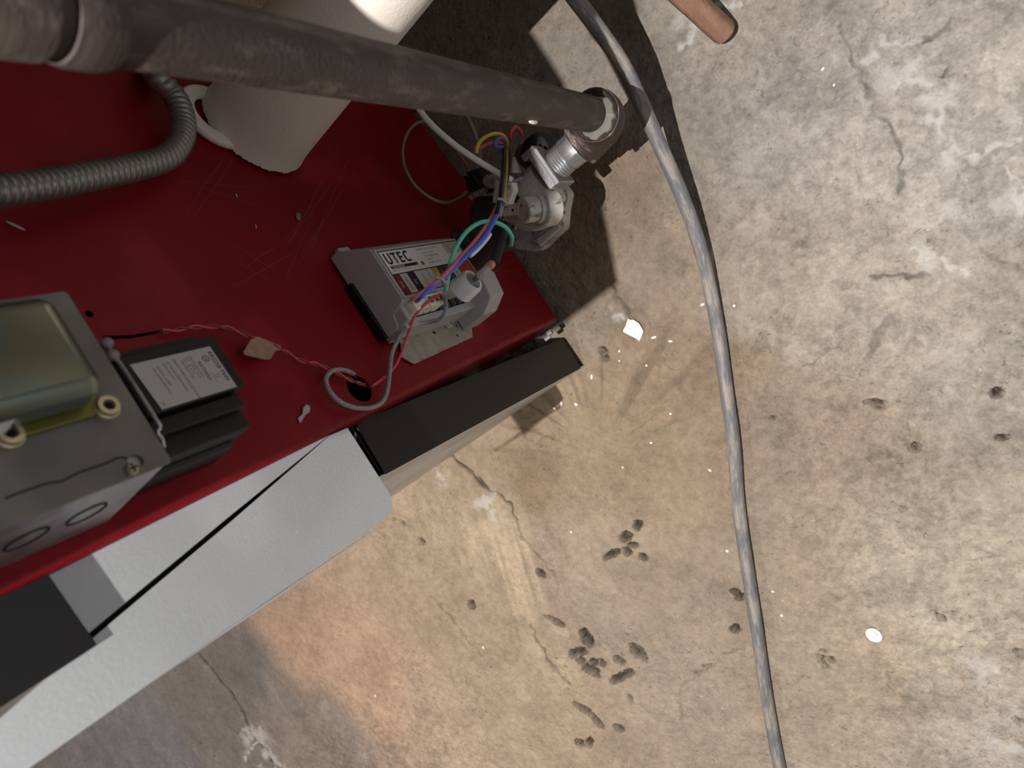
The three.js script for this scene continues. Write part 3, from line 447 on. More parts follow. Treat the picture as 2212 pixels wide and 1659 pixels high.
  mesh('mounting_arm', prismY(roundPts(P(0.09, [1008, 536], [1052, 500], [1075, 520], [1066, 548], [1020, 545]), 0.003), 0.085, 0.09, 0.0008), std(0x8a7f76, 0.5, 0.3), t);
  settle(t);
}

// ---------------------------------------------------------------- ignition control
{
  const t = thing('ignition_control', 'grey plastic ignition control box with a printed label screwed to the red panel', 'control box');
  const y1 = 0.378, y0 = 0.236;
  const prof = [[0.233, 0.004], [0.233, 0.014], [0.2115, 0.047], [0.208, 0.049], [0.157, 0.049], [0.154, 0.046], [0.15, 0.03], [0.1405, 0.028], [0.1385, 0.024], [0.1385, 0.004]].map(([x, z]) => [x, z]);
  mesh('housing', planarUV(prismY(roundPts(prof, 0.0015, 3), y0, y1, 0.0012)), M.plastic, t);
  mesh('mounting_lug', [box(0.226, 0.24, 0.35, 0.366, 0.003, 0.009, 0.001)], M.plastic, t);
  mesh('back_cover', box(0.1385, 0.2, y1 - 0.004, y1 + 0.0035, 0.0006, 0.011, 0.001), M.black, t);
  // bay for the plugs: frame and dark inside with terminals
  mesh('bay_frame', [box(0.1335, 0.1415, 0.248, 0.3745, 0.004, 0.033, 0.0012), box(0.138, 0.1545, 0.37, 0.377, 0.02, 0.041, 0.0012), box(0.138, 0.1545, 0.244, 0.25, 0.02, 0.041, 0.0012)], M.plastic, t);
  mesh('bay_floor', box(0.1415, 0.1545, 0.25, 0.37, 0.024, 0.0312, 0.0004), M.dark, t);
  for (let i = 0; i < 9; i++) mesh('terminal_blade', box(0.1418, 0.1488, 0.262 + i * 0.0115, 0.2628 + i * 0.0115, 0.03, 0.0365, 0.0003, 1), M.galv, t);
  // label
  const q = [onZ(800, 544, 0.0495), onZ(985, 517, 0.0495), onZ(1038, 600, 0.0495), onZ(862, 628, 0.0495)];
  mesh('label_frame', planarUV(prismZ([[0.2085, y1 - 0.0012], [0.2085, y0 + 0.0015], [0.1555, y0 + 0.0015], [0.1555, y1 - 0.0012]], 0.0485, 0.0505, 0.0005)), std(0xb6b5b3, 0.5), t);
  const lab = canvasTex(1024, 360, (g, w, h) => {
    g.fillStyle = '#16130f'; g.fillRect(0, 0, w, h); g.fillStyle = '#dcdad6'; g.fillRect(8, 8, w - 16, 180);
    g.fillStyle = '#b4b09c'; g.fillRect(800, 10, 210, 96);
    g.fillStyle = '#5e5a50'; g.font = '17px sans-serif'; ['24V~60HZ', 'AGA', 'ANS Z21.20', 'CERTIFIED'].forEach((s, i) => g.fillText(s, 850, 32 + i * 20));
    g.fillStyle = '#0d0c0b'; g.font = 'bold 122px sans-serif'; g.fillText('UTEC', 26, 112);
    g.font = '19px sans-serif'; g.fillStyle = '#262420'; g.fillText('INTERMITTENT PILOT IGNITION', 440, 40);
    ['24VAC  60/50HZ', 'FOR CONTROL ONLY', '1003-611', 'CONTROL TYPE LSC'].forEach((s, i) => g.fillText(s, 500, 72 + i * 29));
    g.fillStyle = '#1c1a17'; g.fillRect(40, 126, 320, 24); g.fillStyle = '#8d8a83'; g.fillRect(60, 129, 140, 18); g.fillStyle = '#3c3934'; g.font = '17px sans-serif'; g.fillText('MADE IN U.S.A.  SERIES 100', 40, 172); 
    g.fillStyle = '#0d0c0b'; g.beginPath(); g.arc(420, 144, 17, 0, 7); g.fill(); g.fillStyle = '#c9c7c1'; g.font = 'bold 20px sans-serif'; g.fillText('R', 413, 151);
    const strips = [[8, 70, '#6e1a1e', 'MV', '#d8b9b4'], [82, 84, '#bab8b2', 'MV/PV', '#2b2925'], [170, 80, '#161412', 'PV', '#cfcbc2'], [254, 74, '#c2c0ba', '', ''], [332, 74, '#c2c0ba', '', ''], [410, 60, '#c2c0ba', '', ''], [474, 74, '#b39a34', '24V', '#f2e8c4'], [552, 84, '#2e3431', '24V GND', '#b9b7ae'], [636, 84, '#333a36', 'BURNER GND', '#a4a299'], [724, 90, '#bab8b2', 'SENSE', '#33302b'], [818, 198, '#a83a1e', '', '']];
    for (const [x, ww, c, s, k] of strips) { g.fillStyle = c; g.fillRect(x, 196, ww, 156); if (s) { g.save(); g.translate(x + ww / 2, 274); g.rotate(-Math.PI / 2 + Math.PI * 1); g.fillStyle = k; g.font = (s.length > 6 ? '22px' : '36px') + ' sans-serif'; g.textAlign = 'center'; g.textBaseline = 'middle'; g.restore(); g.save(); g.translate(x + ww / 2, 274); g.rotate(-Math.PI / 2); g.fillStyle = k; g.font = (s.length > 6 ? '22px' : '38px') + ' sans-serif'; g.textAlign = 'center'; g.textBaseline = 'middle'; g.fillText(s, 0, 0); g.restore(); } }
    g.fillStyle = 'rgba(90,84,72,0.16)'; for (let i = 0; i < 260; i++) g.fillRect(rnd() * w, rnd() * h, 2 + rnd() * 8, 2 + rnd() * 3);
  });
  const L = [V(0.1575, y1 - 0.004, 0.0507), V(0.1575, y0 + 0.0035, 0.0507), V(0.2065, y0 + 0.0035, 0.0507), V(0.2065, y1 - 0.004, 0.0507)];
  mesh('label', sheet(...L), printed(lab), t).userData.label = 'white label with coloured terminal strips'; void q;
  // igniter outlet block and its round boot
  const b = onZ(1022, 605, 0.078);
  mesh('outlet_block', planarUV(prismY(roundPts([[0.121, 0.004], [0.121, 0.036], [0.131, 0.056], [0.158, 0.0605], [0.158, 0.004]], 0.002, 3), 0.222, 0.252, 0.0015)), M.plastic, t);
  mesh('igniter_boot', lathe([[0.0092, 0.002], [0.0092, 0.0185], [0.0112, 0.019], [0.0126, 0.016], [0.0132, 0.006], [0.0138, 0], [0, 0]], [b.x, b.y, 0.0595], [b.x, b.y, 1], 40), M.boot, t);
  mesh('boot_socket', cyl([b.x, b.y, 0.06], [b.x, b.y, 0.066], 0.0093, 0.0093, 24), M.dark, t);
  // mounting plate with chamfered corners, holes and screws
  const pl = pxZ(0.0032, [866, 745], [868, 770], [896, 786], [1021, 728], [1020, 710], [1003, 678], [985, 660], [868, 700]);
  const hole = (a, c, r) => { const p = onZ(a, c, 0.0032); return circ(p.x, p.y, r, 12); };
  const plate = mesh('mounting_plate', planarUV(prismZ(pl, 0.0014, 0.0032, 0.0003, [hole(938, 718, 0.0021), hole(988, 724, 0.0018), hole(986, 703, 0.0018)])), M.plate, t);
  plate.userData.label = 'bare steel plate with clipped corners';
  for (const [a, c] of [[971, 697], [874, 732]]) { const p = onZ(a, c, 0.008); mesh('lug', box(p.x - 0.0045, p.x + 0.0045, p.y - 0.005, p.y + 0.005, 0.0032, 0.0065, 0.0008), M.plastic, t); const s = mesh('screw', cyl([p.x, p.y, 0.005], [p.x, p.y, 0.0088], 0.0036, 0.003, 18, 0.0006), M.zinc, t); mesh('slot', [box(p.x - 0.0022, p.x + 0.0022, p.y - 0.0004, p.y + 0.0004, 0.0085, 0.009, 0.0001, 1), box(p.x - 0.0004, p.x + 0.0004, p.y - 0.0022, p.y + 0.0022, 0.0085, 0.009, 0.0001, 1)], M.dark, s); }
  settle(t);
}
{
  const t = thing('plug_connector', 'ivory plastic plug with wires pushed into the bay of the grey control box', 'connector');
  const q = new THREE.Group(); void q;
  const a = [onZ(852, 690, 0.036), onZ(905, 640, 0.05)];
  mesh('shell', [box(0.1425, 0.1532, 0.318, 0.366, 0.0315, 0.0475, 0.0008), box(0.1412, 0.1538, 0.318, 0.346, 0.0455, 0.05, 0.0008)], M.ivory, t); void a;
  for (let i = 0; i < 3; i++) mesh('wire_port', box(0.1446, 0.1512, 0.3205 + i * 0.009, 0.3265 + i * 0.009, 0.0496, 0.0506, 0.0002, 1), std(0x6b5a45, 0.7), t);
  settle(t);
}

// ---------------------------------------------------------------- junction box, transformer, relay
{
  const t = thing('junction_box', 'grey steel junction box mounted on the red panel under the transformer', 'junction box');
  const x0 = 0.0845, x1 = 0.1925, y0 = 0.678, y1 = 0.788;
  mesh('box_body', planarUV(box(x0 + 0.001, x1 - 0.001, y0 + 0.001, y1, 0.0004, 0.08, 0.0015), 'y', 'z'), M.galv, t);
  mesh('cover', planarUV(prismZ(roundPts([[x0, y0], [x0, y1], [x1, y1], [x1, y0]], 0.003), 0.08, 0.0822, 0.0005, [(() => { const p = onZ(293, 995, 0.082); return circ(p.x, p.y, 0.0036, 18); })()])), M.boxGrey, t);
  const s = onZ(286, 1012, 0.084); const o = mesh('screw', cyl([s.x, s.y, 0.08], [s.x, s.y, 0.0852], 0.0036, 0.003, 20, 0.0007), M.zinc, t);
  mesh('slot', [box(s.x - 0.0022, s.x + 0.0022, s.y - 0.0004, s.y + 0.0004, 0.085, 0.0855, 0.0001, 1), box(s.x - 0.0004, s.x + 0.0004, s.y - 0.0022, s.y + 0.0022, 0.085, 0.0855, 0.0001, 1)], M.dark, o);
  for (const y of [0.708, 0.7375]) mesh('knockout', lathe([[0.0095, 0], [0.0105, 0], [0.0105, 0.0008], [0.0095, 0.0008]], [x0 + 0.0012, y, 0.042], [0, y, 0.042], 36), M.dark, t);
  const scr = sweep(pz([12, 1076, 0.0825], [60, 1058, 0.0825], [110, 1042, 0.0825], [128, 1041, 0.0825], [170, 1021, 0.0825], [230, 1000, 0.0825], [258, 988, 0.0825], [275, 990, 0.0825]), 0.00055, 60, 5);
  mesh('scratch', scr, std(0x35332f, 0.8), t).userData.label = 'dark wandering scratch across the cover';
  settle(t);
}
{
  const t = thing('transformer', 'small transformer with a greenish metal bell and eyelet feet on the junction box cover', 'transformer');
  const bx0 = 0.124, bx1 = 0.18, by0 = 0.7, by1 = 0.79;
  mesh('bell', planarUV(box(bx0, bx1, by0, by1, 0.0835, 0.107, 0.0085, 6)), M.bell, t);
  mesh('flange', planarUV(prismZ(roundPts([[bx0 - 0.004, by0 - 0.004], [bx0 - 0.004, by1], [bx1 + 0.004, by1], [bx1 + 0.004, by0 - 0.004]], 0.004), 0.0825, 0.0855, 0.0008)), std(0x7f7a3e, 0.35, 0.7), t);
  for (const [a, b] of [[233, 878], [22, 938]]) { const p = onZ(a, b, 0.0865); mesh('eyelet', mergeG([prismZ(circ(p.x, p.y, 0.0064, 24), 0.0823, 0.0862, 0.0006), lathe([[0.0026, 0], [0.006, 0.0004], [0.0052, 0.0026], [0.003, 0.0026]], [p.x, p.y, 0.086], [p.x, p.y, 1], 24)]), M.brass, t); mesh('rivet', cyl([p.x, p.y, 0.083], [p.x, p.y, 0.0872], 0.0026, 0.0022, 16), M.dark, t); }
  const em = canvasTex(512, 256, (g, w, h) => { g.fillStyle = '#8b8a60'; g.fillRect(0, 0, w, h); g.fillStyle = '#a9a880'; g.font = '30px sans-serif'; g.fillText('PRI 120V  SEC 24V', 60, 110); g.fillText('50VA  60HZ', 140, 170); });
  void em;
  const lb = canvasTex(128, 256, (g, w, h) => { g.fillStyle = '#eef0f4'; g.fillRect(0, 0, w, h); g.fillStyle = '#b9bcc8'; for (let i = 0; i < 12; i++) g.fillRect(14 + i * 8, 20, 3, h - 40); });
  mesh('label', sheet(V(bx0 - 0.0004, 0.79, 0.0865), V(bx0 - 0.0004, 0.742, 0.0865), V(bx0 - 0.0004, 0.742, 0.1), V(bx0 - 0.0004, 0.79, 0.1)), printed(lb, 0.6), t).userData.label = 'white paper label';
  settle(t);
}
{
  const t = thing('relay', 'black relay module with a white ratings label hanging below the junction box', 'relay');
  const m = M.black, z1 = 0.06;
  mesh('housing', [box(0.1195, 0.159, 0.592, 0.662, 0.022, z1, 0.0012), box(0.14, 0.163, 0.602, 0.662, 0.022, z1 - 0.004, 0.0012), box(0.108, 0.1185, 0.596, 0.664, 0.018, 0.0545, 0.0012), box(0.106, 0.158, 0.604, 0.664, 0.0005, 0.024, 0.0012)], m, t);
  mesh('lower_step', [box(0.0965, 0.1175, 0.594, 0.668, 0.014, 0.046, 0.0014)], m, t);
  mesh('base_cover', [box(0.093, 0.115, 0.598, 0.672, 0.0006, 0.03, 0.003)], m, t);
  mesh('mounting_neck', box(0.1, 0.162, 0.66, 0.6775, 0.01, 0.05, 0.001), M.matteBlack, t);
  const lab = canvasTex(640, 384, (g, w, h) => {
    g.fillStyle = '#b9b8b4'; g.fillRect(0, 0, w, h); g.fillStyle = '#2b2a28'; g.textBaseline = 'alphabetic';
    g.save(); g.translate(w, 0); g.rotate(Math.PI / 2); // text runs across the short side
    g.font = 'bold 46px sans-serif'; g.fillText('R8225B 1049', 40, 50); g.font = '18px sans-serif';
    g.beginPath(); g.arc(92, 96, 25, 0, 7); g.lineWidth = 7; g.strokeStyle = '#1d1c1b'; g.stroke(); g.font = 'bold 26px sans-serif'; g.fillText('SA', 76, 105); g.beginPath(); g.arc(252, 84, 16, 0, 7); g.lineWidth = 2; g.stroke(); g.font = '14px sans-serif'; g.fillText('UL', 243, 89); g.fillText('LISTED', 226, 116); g.fillText('IND. CONT. EQ.', 206, 132);
    g.font = 'bold 40px sans-serif'; g.fillText('RATINGS', 100, 178); g.font = 'bold 19px sans-serif';
    ['COIL 24V 60HZ  VA 5.5', 'N.O.   LRA 60   FLA 12', 'N.C.   48   8   3.0', 'PILOT DUTY  125VA'].forEach((s, i) => g.fillText(s, 40 + i * 6, 212 + i * 26));
    ['MANUFACTURED UNDER ONE OR MORE', 'OF THE FOLLOWING PATENTS', 'MADE IN U.S.A.', 'RESISTIVE 15 AMPS', 'USE COPPER WIRE ONLY'].forEach((s, i) => g.fillText(s, 36 + i * 8, 340 + i * 44 + (i % 2) * 8)); g.fillText('SEE', 330, 610); g.restore();
    g.fillStyle = 'rgba(80,76,70,0.12)'; for (let i = 0; i < 200; i++) g.fillRect(rnd() * w, rnd() * h, 3 + rnd() * 16, 2 + rnd() * 5);
  });
  const c = [onZ(280, 788, z1 + 0.0005), onZ(453, 748, z1 + 0.0005), onZ(512, 835, z1 + 0.0005), onZ(350, 885, z1 + 0.0005)];
  mesh('label', sheet(c[3], c[2], c[1], c[0]), printed(lab, 0.5), t).userData.label = 'dirty white ratings label';
  const d = [onZ(231, 742, 0.06), onZ(244, 768, 0.062), onZ(262, 790, 0.0625), onZ(300, 848, 0.0625), onZ(338, 908, 0.0625), onZ(346, 922, 0.062), onZ(340, 934, 0.061), onZ(350, 948, 0.059), onZ(354, 968, 0.057)];
  mesh('clip', mergeG([sweep(d, 0.0013, 40, 8), new THREE.SphereGeometry(0.0036, 16, 12).translate(d[0].x, d[0].y, d[0].z), new THREE.SphereGeometry(0.0036, 16, 12).translate(d[1].x, d[1].y, d[1].z)]), M.galv, t).userData.label = 'bent steel retaining clip';
  settle(t);
}

// ---------------------------------------------------------------- conduit, hose, rod
{
  const pts = [...pz([322, 140, -0.012], [330, 154, 0.014], [344, 174, 0.028], [378, 210, 0.026], [396, 260, 0.024], [389, 308, 0.025], [360, 340, 0.026], [290, 362, 0.028], [200, 380, 0.032], [100, 398, 0.036], [0, 412, 0.04]), V(0.285, 0.69, 0.042), V(0.26, 0.735, 0.042), V(0.19, 0.748, 0.04)];
  const m = sweep(pts, (s, a, L) => 0.0086 + 0.0016 * Math.pow(Math.abs(Math.sin(Math.PI * (s * L / 0.0058) + a / 2)), 0.7), 900, 24);
  tag(mesh('flexible_conduit', m, M.flex), 'bent spiral metal conduit lying against the upper red panel', 'conduit'); settle(scene.children.at(-1));
}
{
  const F = (px, py, h) => onY(px, py, h), r = 0.0085;
  const pts = [F(1120, -190, 0.24), F(1195, -70, 0.2), F(1245, 0, 0.175), F(1290, 60, 0.15), F(1345, 140, 0.122), F(1388, 230, 0.098), F(1428, 320, 0.07), F(1472, 420, 0.044), F(1508, 520, 0.026), F(1533, 620, 0.015), F(1552, 720, 0.0105), F(1570, 850, 0.009), F(1585, 960, 0.009), F(1594, 1080, 0.009), F(1610, 1200, 0.009), F(1630, 1330, 0.009), F(1655, 1500, 0.009), F(1684, 1659, 0.009), F(1705, 1760, 0.009), F(1760, 2000, 0.009), F(1860, 2300, 0.009)];
  tag(mesh('hose', sweep(pts, r, 260, 22), M.hose), 'long scuffed grey hose lying across the bare concrete floor', 'hose'); settle(scene.children.at(-1));
}
{
  const a = onY(1571, 76, 0.0165), b = onY(1400, -82, 0.1);
  const dir = b.clone().sub(a).normalize();
  tag(mesh('copper_pipe', planarUV(lathe([[0, 0.002], [0.008, 0.0006], [0.0125, 0.0026], [0.0138, 0.007], [0.0138, 0.4], [0, 0.4]], a, a.clone().add(dir), 32), 'x', 'z'), M.copperRod), 'short rusty pink copper pipe end poking in over the floor', 'pipe'); settle(scene.children.at(-1));
}

// ---------------------------------------------------------------- wires
function wire(name, label, pts, r, m, n = 80, cat = 'wire') { const o = mesh(name, sweep(pts, r, n, 10), m); tag(o, label, cat); return settle(o); }
wire('pilot_tube', 'thick glossy white tube running from behind the gas pipe to the gas valve', pz([895, 215, 0.1], [908, 240, 0.1], [935, 272, 0.104], [985, 315, 0.112], [1040, 352, 0.12], [1085, 378, 0.126], [1105, 388, 0.128]), 0.0034, M.wWhite, 60, 'tube');
wire('grey_wire', 'thin grey wire in a wide loop beside the white tube', pz([935, 262, 0.03], [905, 264, 0.03], [882, 285, 0.032], [870, 325, 0.034], [876, 365, 0.036], [898, 402, 0.036], [935, 430, 0.034], [965, 437, 0.032], [995, 426, 0.03], [1010, 410, 0.03]), 0.0018, M.wLoop);
wire('brown_cable', 'dull grey brown cable coming down behind the yellow wire loop', pz([1003, 238, 0.1], [1014, 262, 0.1], [1026, 290, 0.098], [1034, 320, 0.095], [1037, 350, 0.09]), 0.0026, M.wLoop, 40, 'cable');
wire('lead_wire', 'short brownish lead dropping into the dark behind the white tube', pz([985, 325, 0.06], [1002, 350, 0.06], [1014, 372, 0.06]), 0.0021, std(0x8a6a60, 0.6), 24);
{
  const t = thing('wire_harness', 'bundle of red, blue, black and olive wires tied together over the gas valve', 'wiring');
  const base = [[1090, 318, 0.135], [1090, 350, 0.136], [1087, 390, 0.136], [1083, 425, 0.134], [1075, 462, 0.126], [1050, 505, 0.11], [1012, 545, 0.094], [965, 592, 0.08], [940, 612, 0.074], [905, 640, 0.062], [888, 652, 0.055]];
  const along = (dx, dy, dz, from = 0, to = 11) => pz(...base.slice(from, to).map(([a, b, c]) => [a + dx, b + dy, c + dz]));
  mesh('red_wire', sweep(pz([1092, 330, 0.13], [1085, 400, 0.128], [1078, 435, 0.128], [1064, 465, 0.122], [1036, 508, 0.108], [998, 552, 0.093], [955, 598, 0.08], [930, 619, 0.072], [905, 636, 0.064], [889, 648, 0.056]), 0.0021, 120, 10), M.wPink, t);
  mesh('blue_wire', sweep(pz([1081, 430, 0.134], [1078, 452, 0.13], [1066, 480, 0.122], [1045, 514, 0.11], [1004, 556, 0.094], [965, 594, 0.081], [944, 613, 0.075], [924, 628, 0.07], [910, 641, 0.064], [900, 650, 0.052]), 0.0023, 120, 10), M.wBlue, t);
  mesh('white_wire', sweep(pz([1058, 505, 0.11], [1052, 515, 0.108], [1030, 540, 0.1], [1015, 553, 0.096]), 0.0024, 40, 10), M.wWhite, t);
  mesh('black_wire', sweep(along(-2, 0, 0.002, 0, 5), 0.0022, 60, 10), M.wBlack, t);
  mesh('grey_wire', sweep(along(-5, 4, 0.001, 0, 4), 0.0014, 60, 10), M.wLoop, t);
  mesh('olive_wire', sweep(along(4, 6, -0.001, 0, 5), 0.0022, 60, 10), M.wOlive, t);
  mesh('brown_wire', sweep(pz([1097, 316, 0.134], [1100, 340, 0.134], [1098, 370, 0.133], [1092, 400, 0.132], [1088, 425, 0.13]), 0.0021, 50, 10), M.wBrown, t);
  mesh('yellow_wire', sweep(pz([1029, 331, 0.12], [1031, 318, 0.125], [1040, 303, 0.132], [1055, 293, 0.138], [1075, 289, 0.142], [1088, 294, 0.143], [1095, 306, 0.14], [1096, 320, 0.134]), 0.0021, 60, 10), M.wYellow, t);
  mesh('violet_wire', sweep(pz([1092, 308, 0.14], [1084, 300, 0.143], [1073, 303, 0.144], [1069, 312, 0.143], [1074, 318, 0.14], [1088, 318, 0.136]), 0.0023, 50, 10), std(0x6a70b8, 0.45), t);
  mesh('pink_wire', sweep(pz([1034, 321, 0.124], [1050, 313, 0.132], [1070, 308, 0.138], [1085, 308, 0.139], [1094, 314, 0.136]), 0.0021, 40, 10), M.wPink, t);
  mesh('loop_wire', sweep(pz([1102, 302, 0.126], [1102, 290, 0.13], [1107, 279, 0.132], [1114, 274, 0.132], [1122, 280, 0.128], [1128, 292, 0.12]), 0.0022, 40, 10), M.wRed, t);
  for (const [a, b, z, w] of [[1083, 434, 0.134, 9], [951, 605, 0.077, 12]]) { const p = onZ(a - w, b - w * 0.5, z + 0.001), q = onZ(a + w, b + w * 0.6, z + 0.001); mesh('cable_tie', mergeG([sweep([p, p.clone().lerp(q, 0.5).add(V(0, 0.001, 0.0025)), q], 0.0014, 16, 8), box(q.x - 0.002, q.x + 0.002, q.y - 0.002, q.y + 0.002, q.z - 0.002, q.z + 0.002, 0.0004)]), std(0xb4b4ae, 0.5), t); }
  settle(t);
}
wire('ground_wire', 'green ground wire arching from the control box label to the gas valve', pz([962, 628, 0.066], [966, 612, 0.072], [970, 585, 0.08], [977, 555, 0.088], [992, 522, 0.098], [1015, 494, 0.108], [1045, 479, 0.116], [1072, 481, 0.12], [1093, 492, 0.12], [1105, 510, 0.115], [1104, 528, 0.1]), 0.0022, M.wGreen);
{
  const t = thing('ignition_cable', 'dark sleeved ignition cable ending in a white and pink plug over the boot', 'cable');
  mesh('sleeve', sweep(pz([1092, 492, 0.1], [1084, 515, 0.1], [1075, 545, 0.1], [1066, 572, 0.098]), 0.0052, 30, 14), M.sleeve, t);
  mesh('copper_tip', sweep(pz([1062, 570, 0.1], [1054, 578, 0.099]), 0.0043, 8, 14), M.copper, t);
  mesh('plug', sweep(pz([1055, 579, 0.098], [1042, 590, 0.094], [1030, 598, 0.088]), 0.0042, 10, 14), M.mastic, t);
  mesh('pin', sweep(pz([1034, 595, 0.09], [1024, 605, 0.07]), 0.0028, 8, 10), M.galv, t);
  settle(t);
}
wire('thermostat_cable', 'grey braided cable curling from the control box down around the red panel hole', pz([955, 640, 0.05], [962, 650, 0.056], [963, 668, 0.055], [952, 688, 0.046], [925, 696, 0.034], [893, 700, 0.03], [872, 714, 0.024], [857, 738, 0.02], [846, 765, 0.016], [842, 800, 0.013], [836, 845, 0.01], [826, 868, 0.009], [800, 881, 0.009], [765, 880, 0.009], [735, 868, 0.009], [712, 845, 0.009], [704, 820, 0.009], [716, 802, 0.009], [740, 799, 0.006], [760, 806, 0.001], [775, 820, -0.02]), 0.0021, M.wireGrey, 200, 'cable');
wire('red_wire', 'thin red wire running from the control box plug bay to the round hole', pz([950, 636, 0.05], [930, 648, 0.05], [908, 668, 0.046], [892, 690, 0.038], [885, 712, 0.03], [875, 738, 0.022], [866, 765, 0.016], [852, 793, 0.011], [830, 815, 0.007], [805, 833, 0.003], [795, 838, -0.012]), 0.0014, M.wRed, 120);
{
  const t = thing('tagged_wire', 'faint red twisted wire with a tan tape flag crossing the red panel', 'wire');
  const A = [[350, 716, 0.004], [430, 706, 0.006], [490, 708, 0.008], [545, 728, 0.009], [605, 754, 0.01], [650, 778, 0.01], [695, 790, 0.009], [735, 810, 0.007], [770, 826, 0.004], [790, 832, -0.004], [800, 840, -0.02]];
  for (const [o, m] of [[0, M.wRed], [1, std(0x8e3a34, 0.6)]]) { const c = new THREE.CatmullRomCurve3(pz(...A)), p = []; for (let i = 0; i <= 120; i++) { const w = i * 0.45 + o * Math.PI; p.push(c.getPointAt(i / 120).add(V(Math.cos(w) * 0.0009, Math.sin(w) * 0.0009, Math.sin(w + 1) * 0.0009))); } mesh('strand', sweep(p, 0.0009, 240, 6), m, t); }
  const tape = roundPts(pxZ(0.01, [540, 735], [556, 728], [606, 748], [606, 757], [594, 758], [584, 776], [574, 778], [528, 767], [524, 762]), 0.0008);
  mesh('tape_flag', planarUV(prismZ(tape, 0.0095, 0.011, 0.0003)), M.tape, t).userData.label = 'folded flag of tan masking tape';
  settle(t);
}

// ---------------------------------------------------------------- small debris
function polyFloor(name, label, cat, pts, m, lift, thick, curl = 0, group) {
  const poly = pxY(lift, ...pts), g = planarUV(prismY(poly, 0, thick, 0.0002), 'x', 'z'), p = g.attributes.position, cx = poly.reduce((s, q) => s + q[0], 0) / poly.length, cz = poly.reduce((s, q) => s + q[1], 0) / poly.length;
  for (let i = 0; i < p.count; i++) { const x = p.getX(i) - cx, z = p.getZ(i) - cz; p.setY(i, p.getY(i) + floorBase(cx, cz) + lift + curl * Math.max(0, x * 0.2 + z * 0.98)); }
  g.computeVertexNormals(); const o = mesh(name, g, m); tag(o, label, cat, group); return settle(o);
}
function floorBase(x, z) { let m = -1; for (let i = -1; i <= 1; i++) for (let j = -1; j <= 1; j++) m = Math.max(m, floorH(x + i * 0.005, z + j * 0.005)); return m; }
polyFloor('paint_chip', 'large white angular paint chip on the floor near the lower boiler corner', 'chip', [[1358, 687], [1363, 690], [1370, 689], [1382, 696], [1388, 706], [1392, 714], [1386, 728], [1382, 737], [1376, 732], [1347, 717], [1346, 714], [1352, 702]], M.chip, 0.0005, 0.0014, 0.34);
polyFloor('white_disc', 'round white paper disc lying alone on the pitted floor right of the hose', 'disc', Array.from({ length: 22 }, (_, i) => { const a = i / 22 * 2 * Math.PI; return [1888 + 18.5 * Math.cos(a) * 0.98 + 2 * Math.sin(a), 1369 + 15 * Math.sin(a) + 3 * Math.cos(a)]; }), M.chip, 0.0005, 0.0012, 0.05);
const FLAKES = [[1412, 729, 6, 3, -20, 'white oval flake right beside the large white paint chip'], [1448, 737, 5, 2.5, 5, 'small white flake lying second to the right of the large paint chip'], [1277, 815, 2.6, 6, 10, 'upright white grain on the floor below the black strip end'], [1243, 874, 4, 3.4, 30, 'white grain nearest the edge of the grey strip, right of a pair'], [1212, 873, 2.4, 6.5, 5, 'slim white sliver between two grains beside the grey strip'], [1197, 883, 4, 2.4, 35, 'leftmost white grain beside the grey strip'], [1396, 790, 2.6, 2.6, 0, 'tiny white speck straight above the fan of brown streaks'], [1337, 759, 2.6, 2.6, 0, 'tiny white speck right of the black scuff on the floor'], [1337, 780, 2.4, 2.4, 0, 'tiny white speck just below and right of the black scuff'], [1570, 1192, 3.5, 3, 20, 'white speck left of the hose above the two dark holes'], [1669, 1279, 3, 2.6, 0, 'white speck right of the hose level with the upper dark hole'], [1688, 1331, 3, 2.6, 0, 'white speck right of the hose level with the lower dark hole'], [1517, 658, 5, 3, -20, 'cream flake touching the left side of the hose'], [1585, 661, 3, 3, 0, 'white speck right of the hose shadow tip'], [1777, 149, 2.4, 4, 25, 'slim white flake on the floor near the top right cracks'], [1801, 183, 2, 3, 15, 'tiny slim flake below another near the top right cracks'], [1043, 1400, 2.6, 3.4, 0, 'lone white grain on the peach floor below the boiler'], [811, 1503, 2.4, 2.6, 0, 'white speck on the peach floor close to the grey stain'], [1407, 956, 2.8, 2.4, 0, 'white speck at the right of the streak fan'], [1533, 1017, 4, 2.5, 40, 'pale flake left of the hose below the streak fan'], [1345, 1010, 2.2, 2.6, 0, 'tiny speck in the middle under the streak fan'], [1207, 1343, 2.4, 3, 0, 'speck at the start of the long dark gouge'], [1234, 1149, 2.6, 2.6, 0, 'speck on the brown band under the ledge'], [1448, 894, 3, 2.6, 0, 'round speck amid the brown streaks']];
for (const [x, y, a, b, ang, label] of FLAKES) {
  const p = onY(x, y, 0.001), s = p.distanceTo(EYE) / F, g = new THREE.IcosahedronGeometry(1, 2), q = g.attributes.position;
  for (let i = 0; i < q.count; i++) { const k = 0.85 + 0.3 * vn(q.getX(i) * 3 + x, q.getZ(i) * 3 + y); q.setXYZ(i, q.getX(i) * k, q.getY(i), q.getZ(i) * k); }
  g.scale(a * s, 0.0008, b * s); const e = onY(x + 10 * Math.cos(ang * Math.PI / 180), y + 10 * Math.sin(ang * Math.PI / 180), 0.001).sub(p); g.rotateY(Math.atan2(-e.z, e.x)); g.computeVertexNormals();
  g.translate(p.x, floorH(p.x, p.z) + 0.0005, p.z); tag(mesh('paint_flake', g, M.flake), label, 'flake', 'white paint flakes scattered on the floor'); settle(scene.children.at(-1));
}
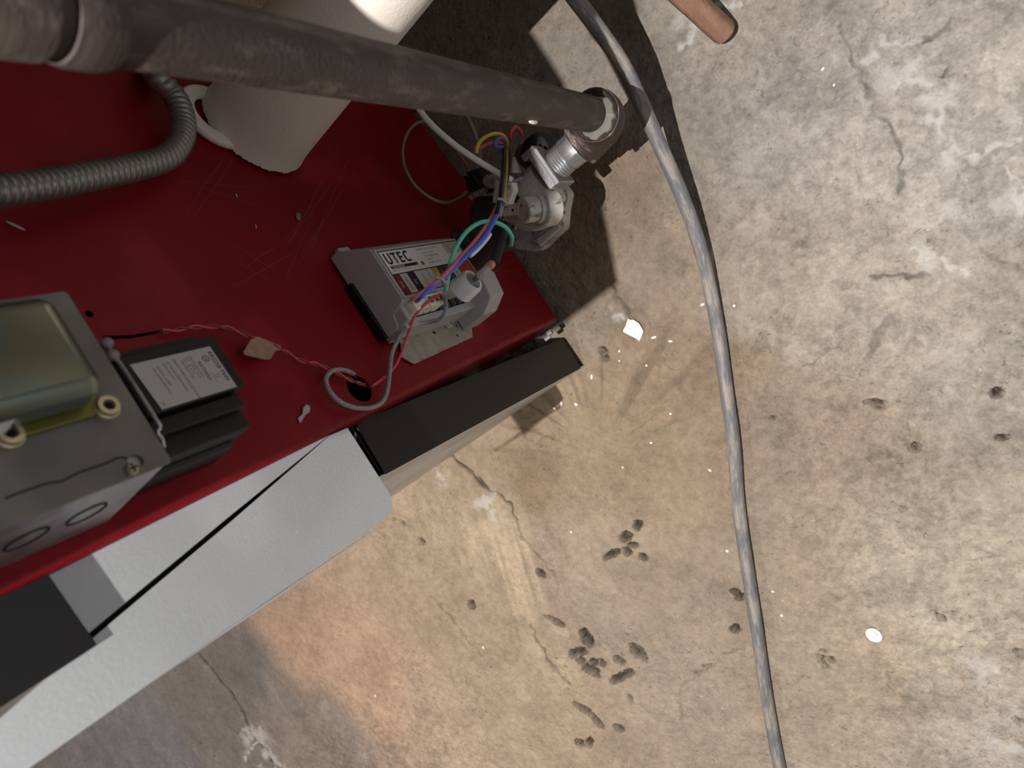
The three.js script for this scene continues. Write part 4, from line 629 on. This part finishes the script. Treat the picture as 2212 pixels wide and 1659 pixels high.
{
  const sc = roundPts(pxZ(0.002, [655, 880], [662, 873], [670, 877], [670, 889], [660, 896], [653, 908], [649, 914], [644, 903], [654, 893]), 0.0006);
  tag(mesh('paper_scrap', planarUV(prismZ(sc, 0.0008, 0.002, 0.0003)), M.paper), 'small torn grey paper scrap stuck on the red panel left of the wire hole', 'scrap'); settle(scene.children.at(-1));
  const l = onZ(645, 467, 0.0015), g = new THREE.SphereGeometry(1, 20, 12).scale(0.0056, 0.0026, 0.0012).rotateZ(-0.75).translate(l.x, l.y, 0.0012);
  tag(mesh('dry_leaf', g, M.leaf), 'tiny dry grey leaf on the red panel below the white flue', 'leaf'); settle(scene.children.at(-1));
  for (const [x, y, a, b, r, label] of [[511, 422, 1.6, 5.5, 25, 'slim pale splinter on the red panel just under the torn flue edge'], [553, 489, 1.4, 6, 12, 'slim pale splinter on the red panel below the other splinter'], [34, 487, 3, 16, 65, 'blurred pale streak of lint on the red panel at the left edge']]) {
    const p = onZ(x, y, 0.001), s = p.distanceTo(EYE) / F, e = onZ(x + 10 * Math.sin(r * Math.PI / 180), y + 10 * Math.cos(r * Math.PI / 180), 0.001).sub(p);
    const q = new THREE.SphereGeometry(1, 14, 10).scale(b * s, a * s, 0.0006).rotateZ(Math.atan2(e.y, e.x)).translate(p.x, p.y, 0.0007);
    tag(mesh('lint', q, M.paper), label, 'lint'); settle(scene.children.at(-1));
  }
}

{
  const g = [], strand = (pts) => g.push(sweep(pts, 0.0001, 14, 4));
  for (let i = 0; i < 26; i++) {
    const c = [[650, 500, 60], [700, 470, 90], [560, 560, 50], [990, 470, 50], [470, 420, 60], [1090, 600, 40], [960, 330, 40]][i % 7], a = rnd() * 6.28, l = c[2] * (0.6 + 1.2 * rnd()), mx = c[0] + (rnd() - 0.5) * c[2], my = c[1] + (rnd() - 0.5) * c[2], dir = i % 7 < 2 ? -0.95 + (rnd() - 0.5) * 0.5 : a;
    const dx = Math.cos(dir) * l, dy = Math.sin(dir) * l, z0 = 0.002 + rnd() * 0.01;
    strand(pz([mx - dx, my - dy, z0], [mx + (rnd() - 0.5) * 8, my + (rnd() - 0.5) * 8, z0 + 0.004], [mx + dx, my + dy, z0]));
  }
  const o = mesh('cobweb', g, M.web); tag(o, 'thin pale cobweb threads strung over the red panel and gas valve', 'cobweb'); o.userData.kind = 'stuff'; settle(o);
}

renderer.render(scene, camera);
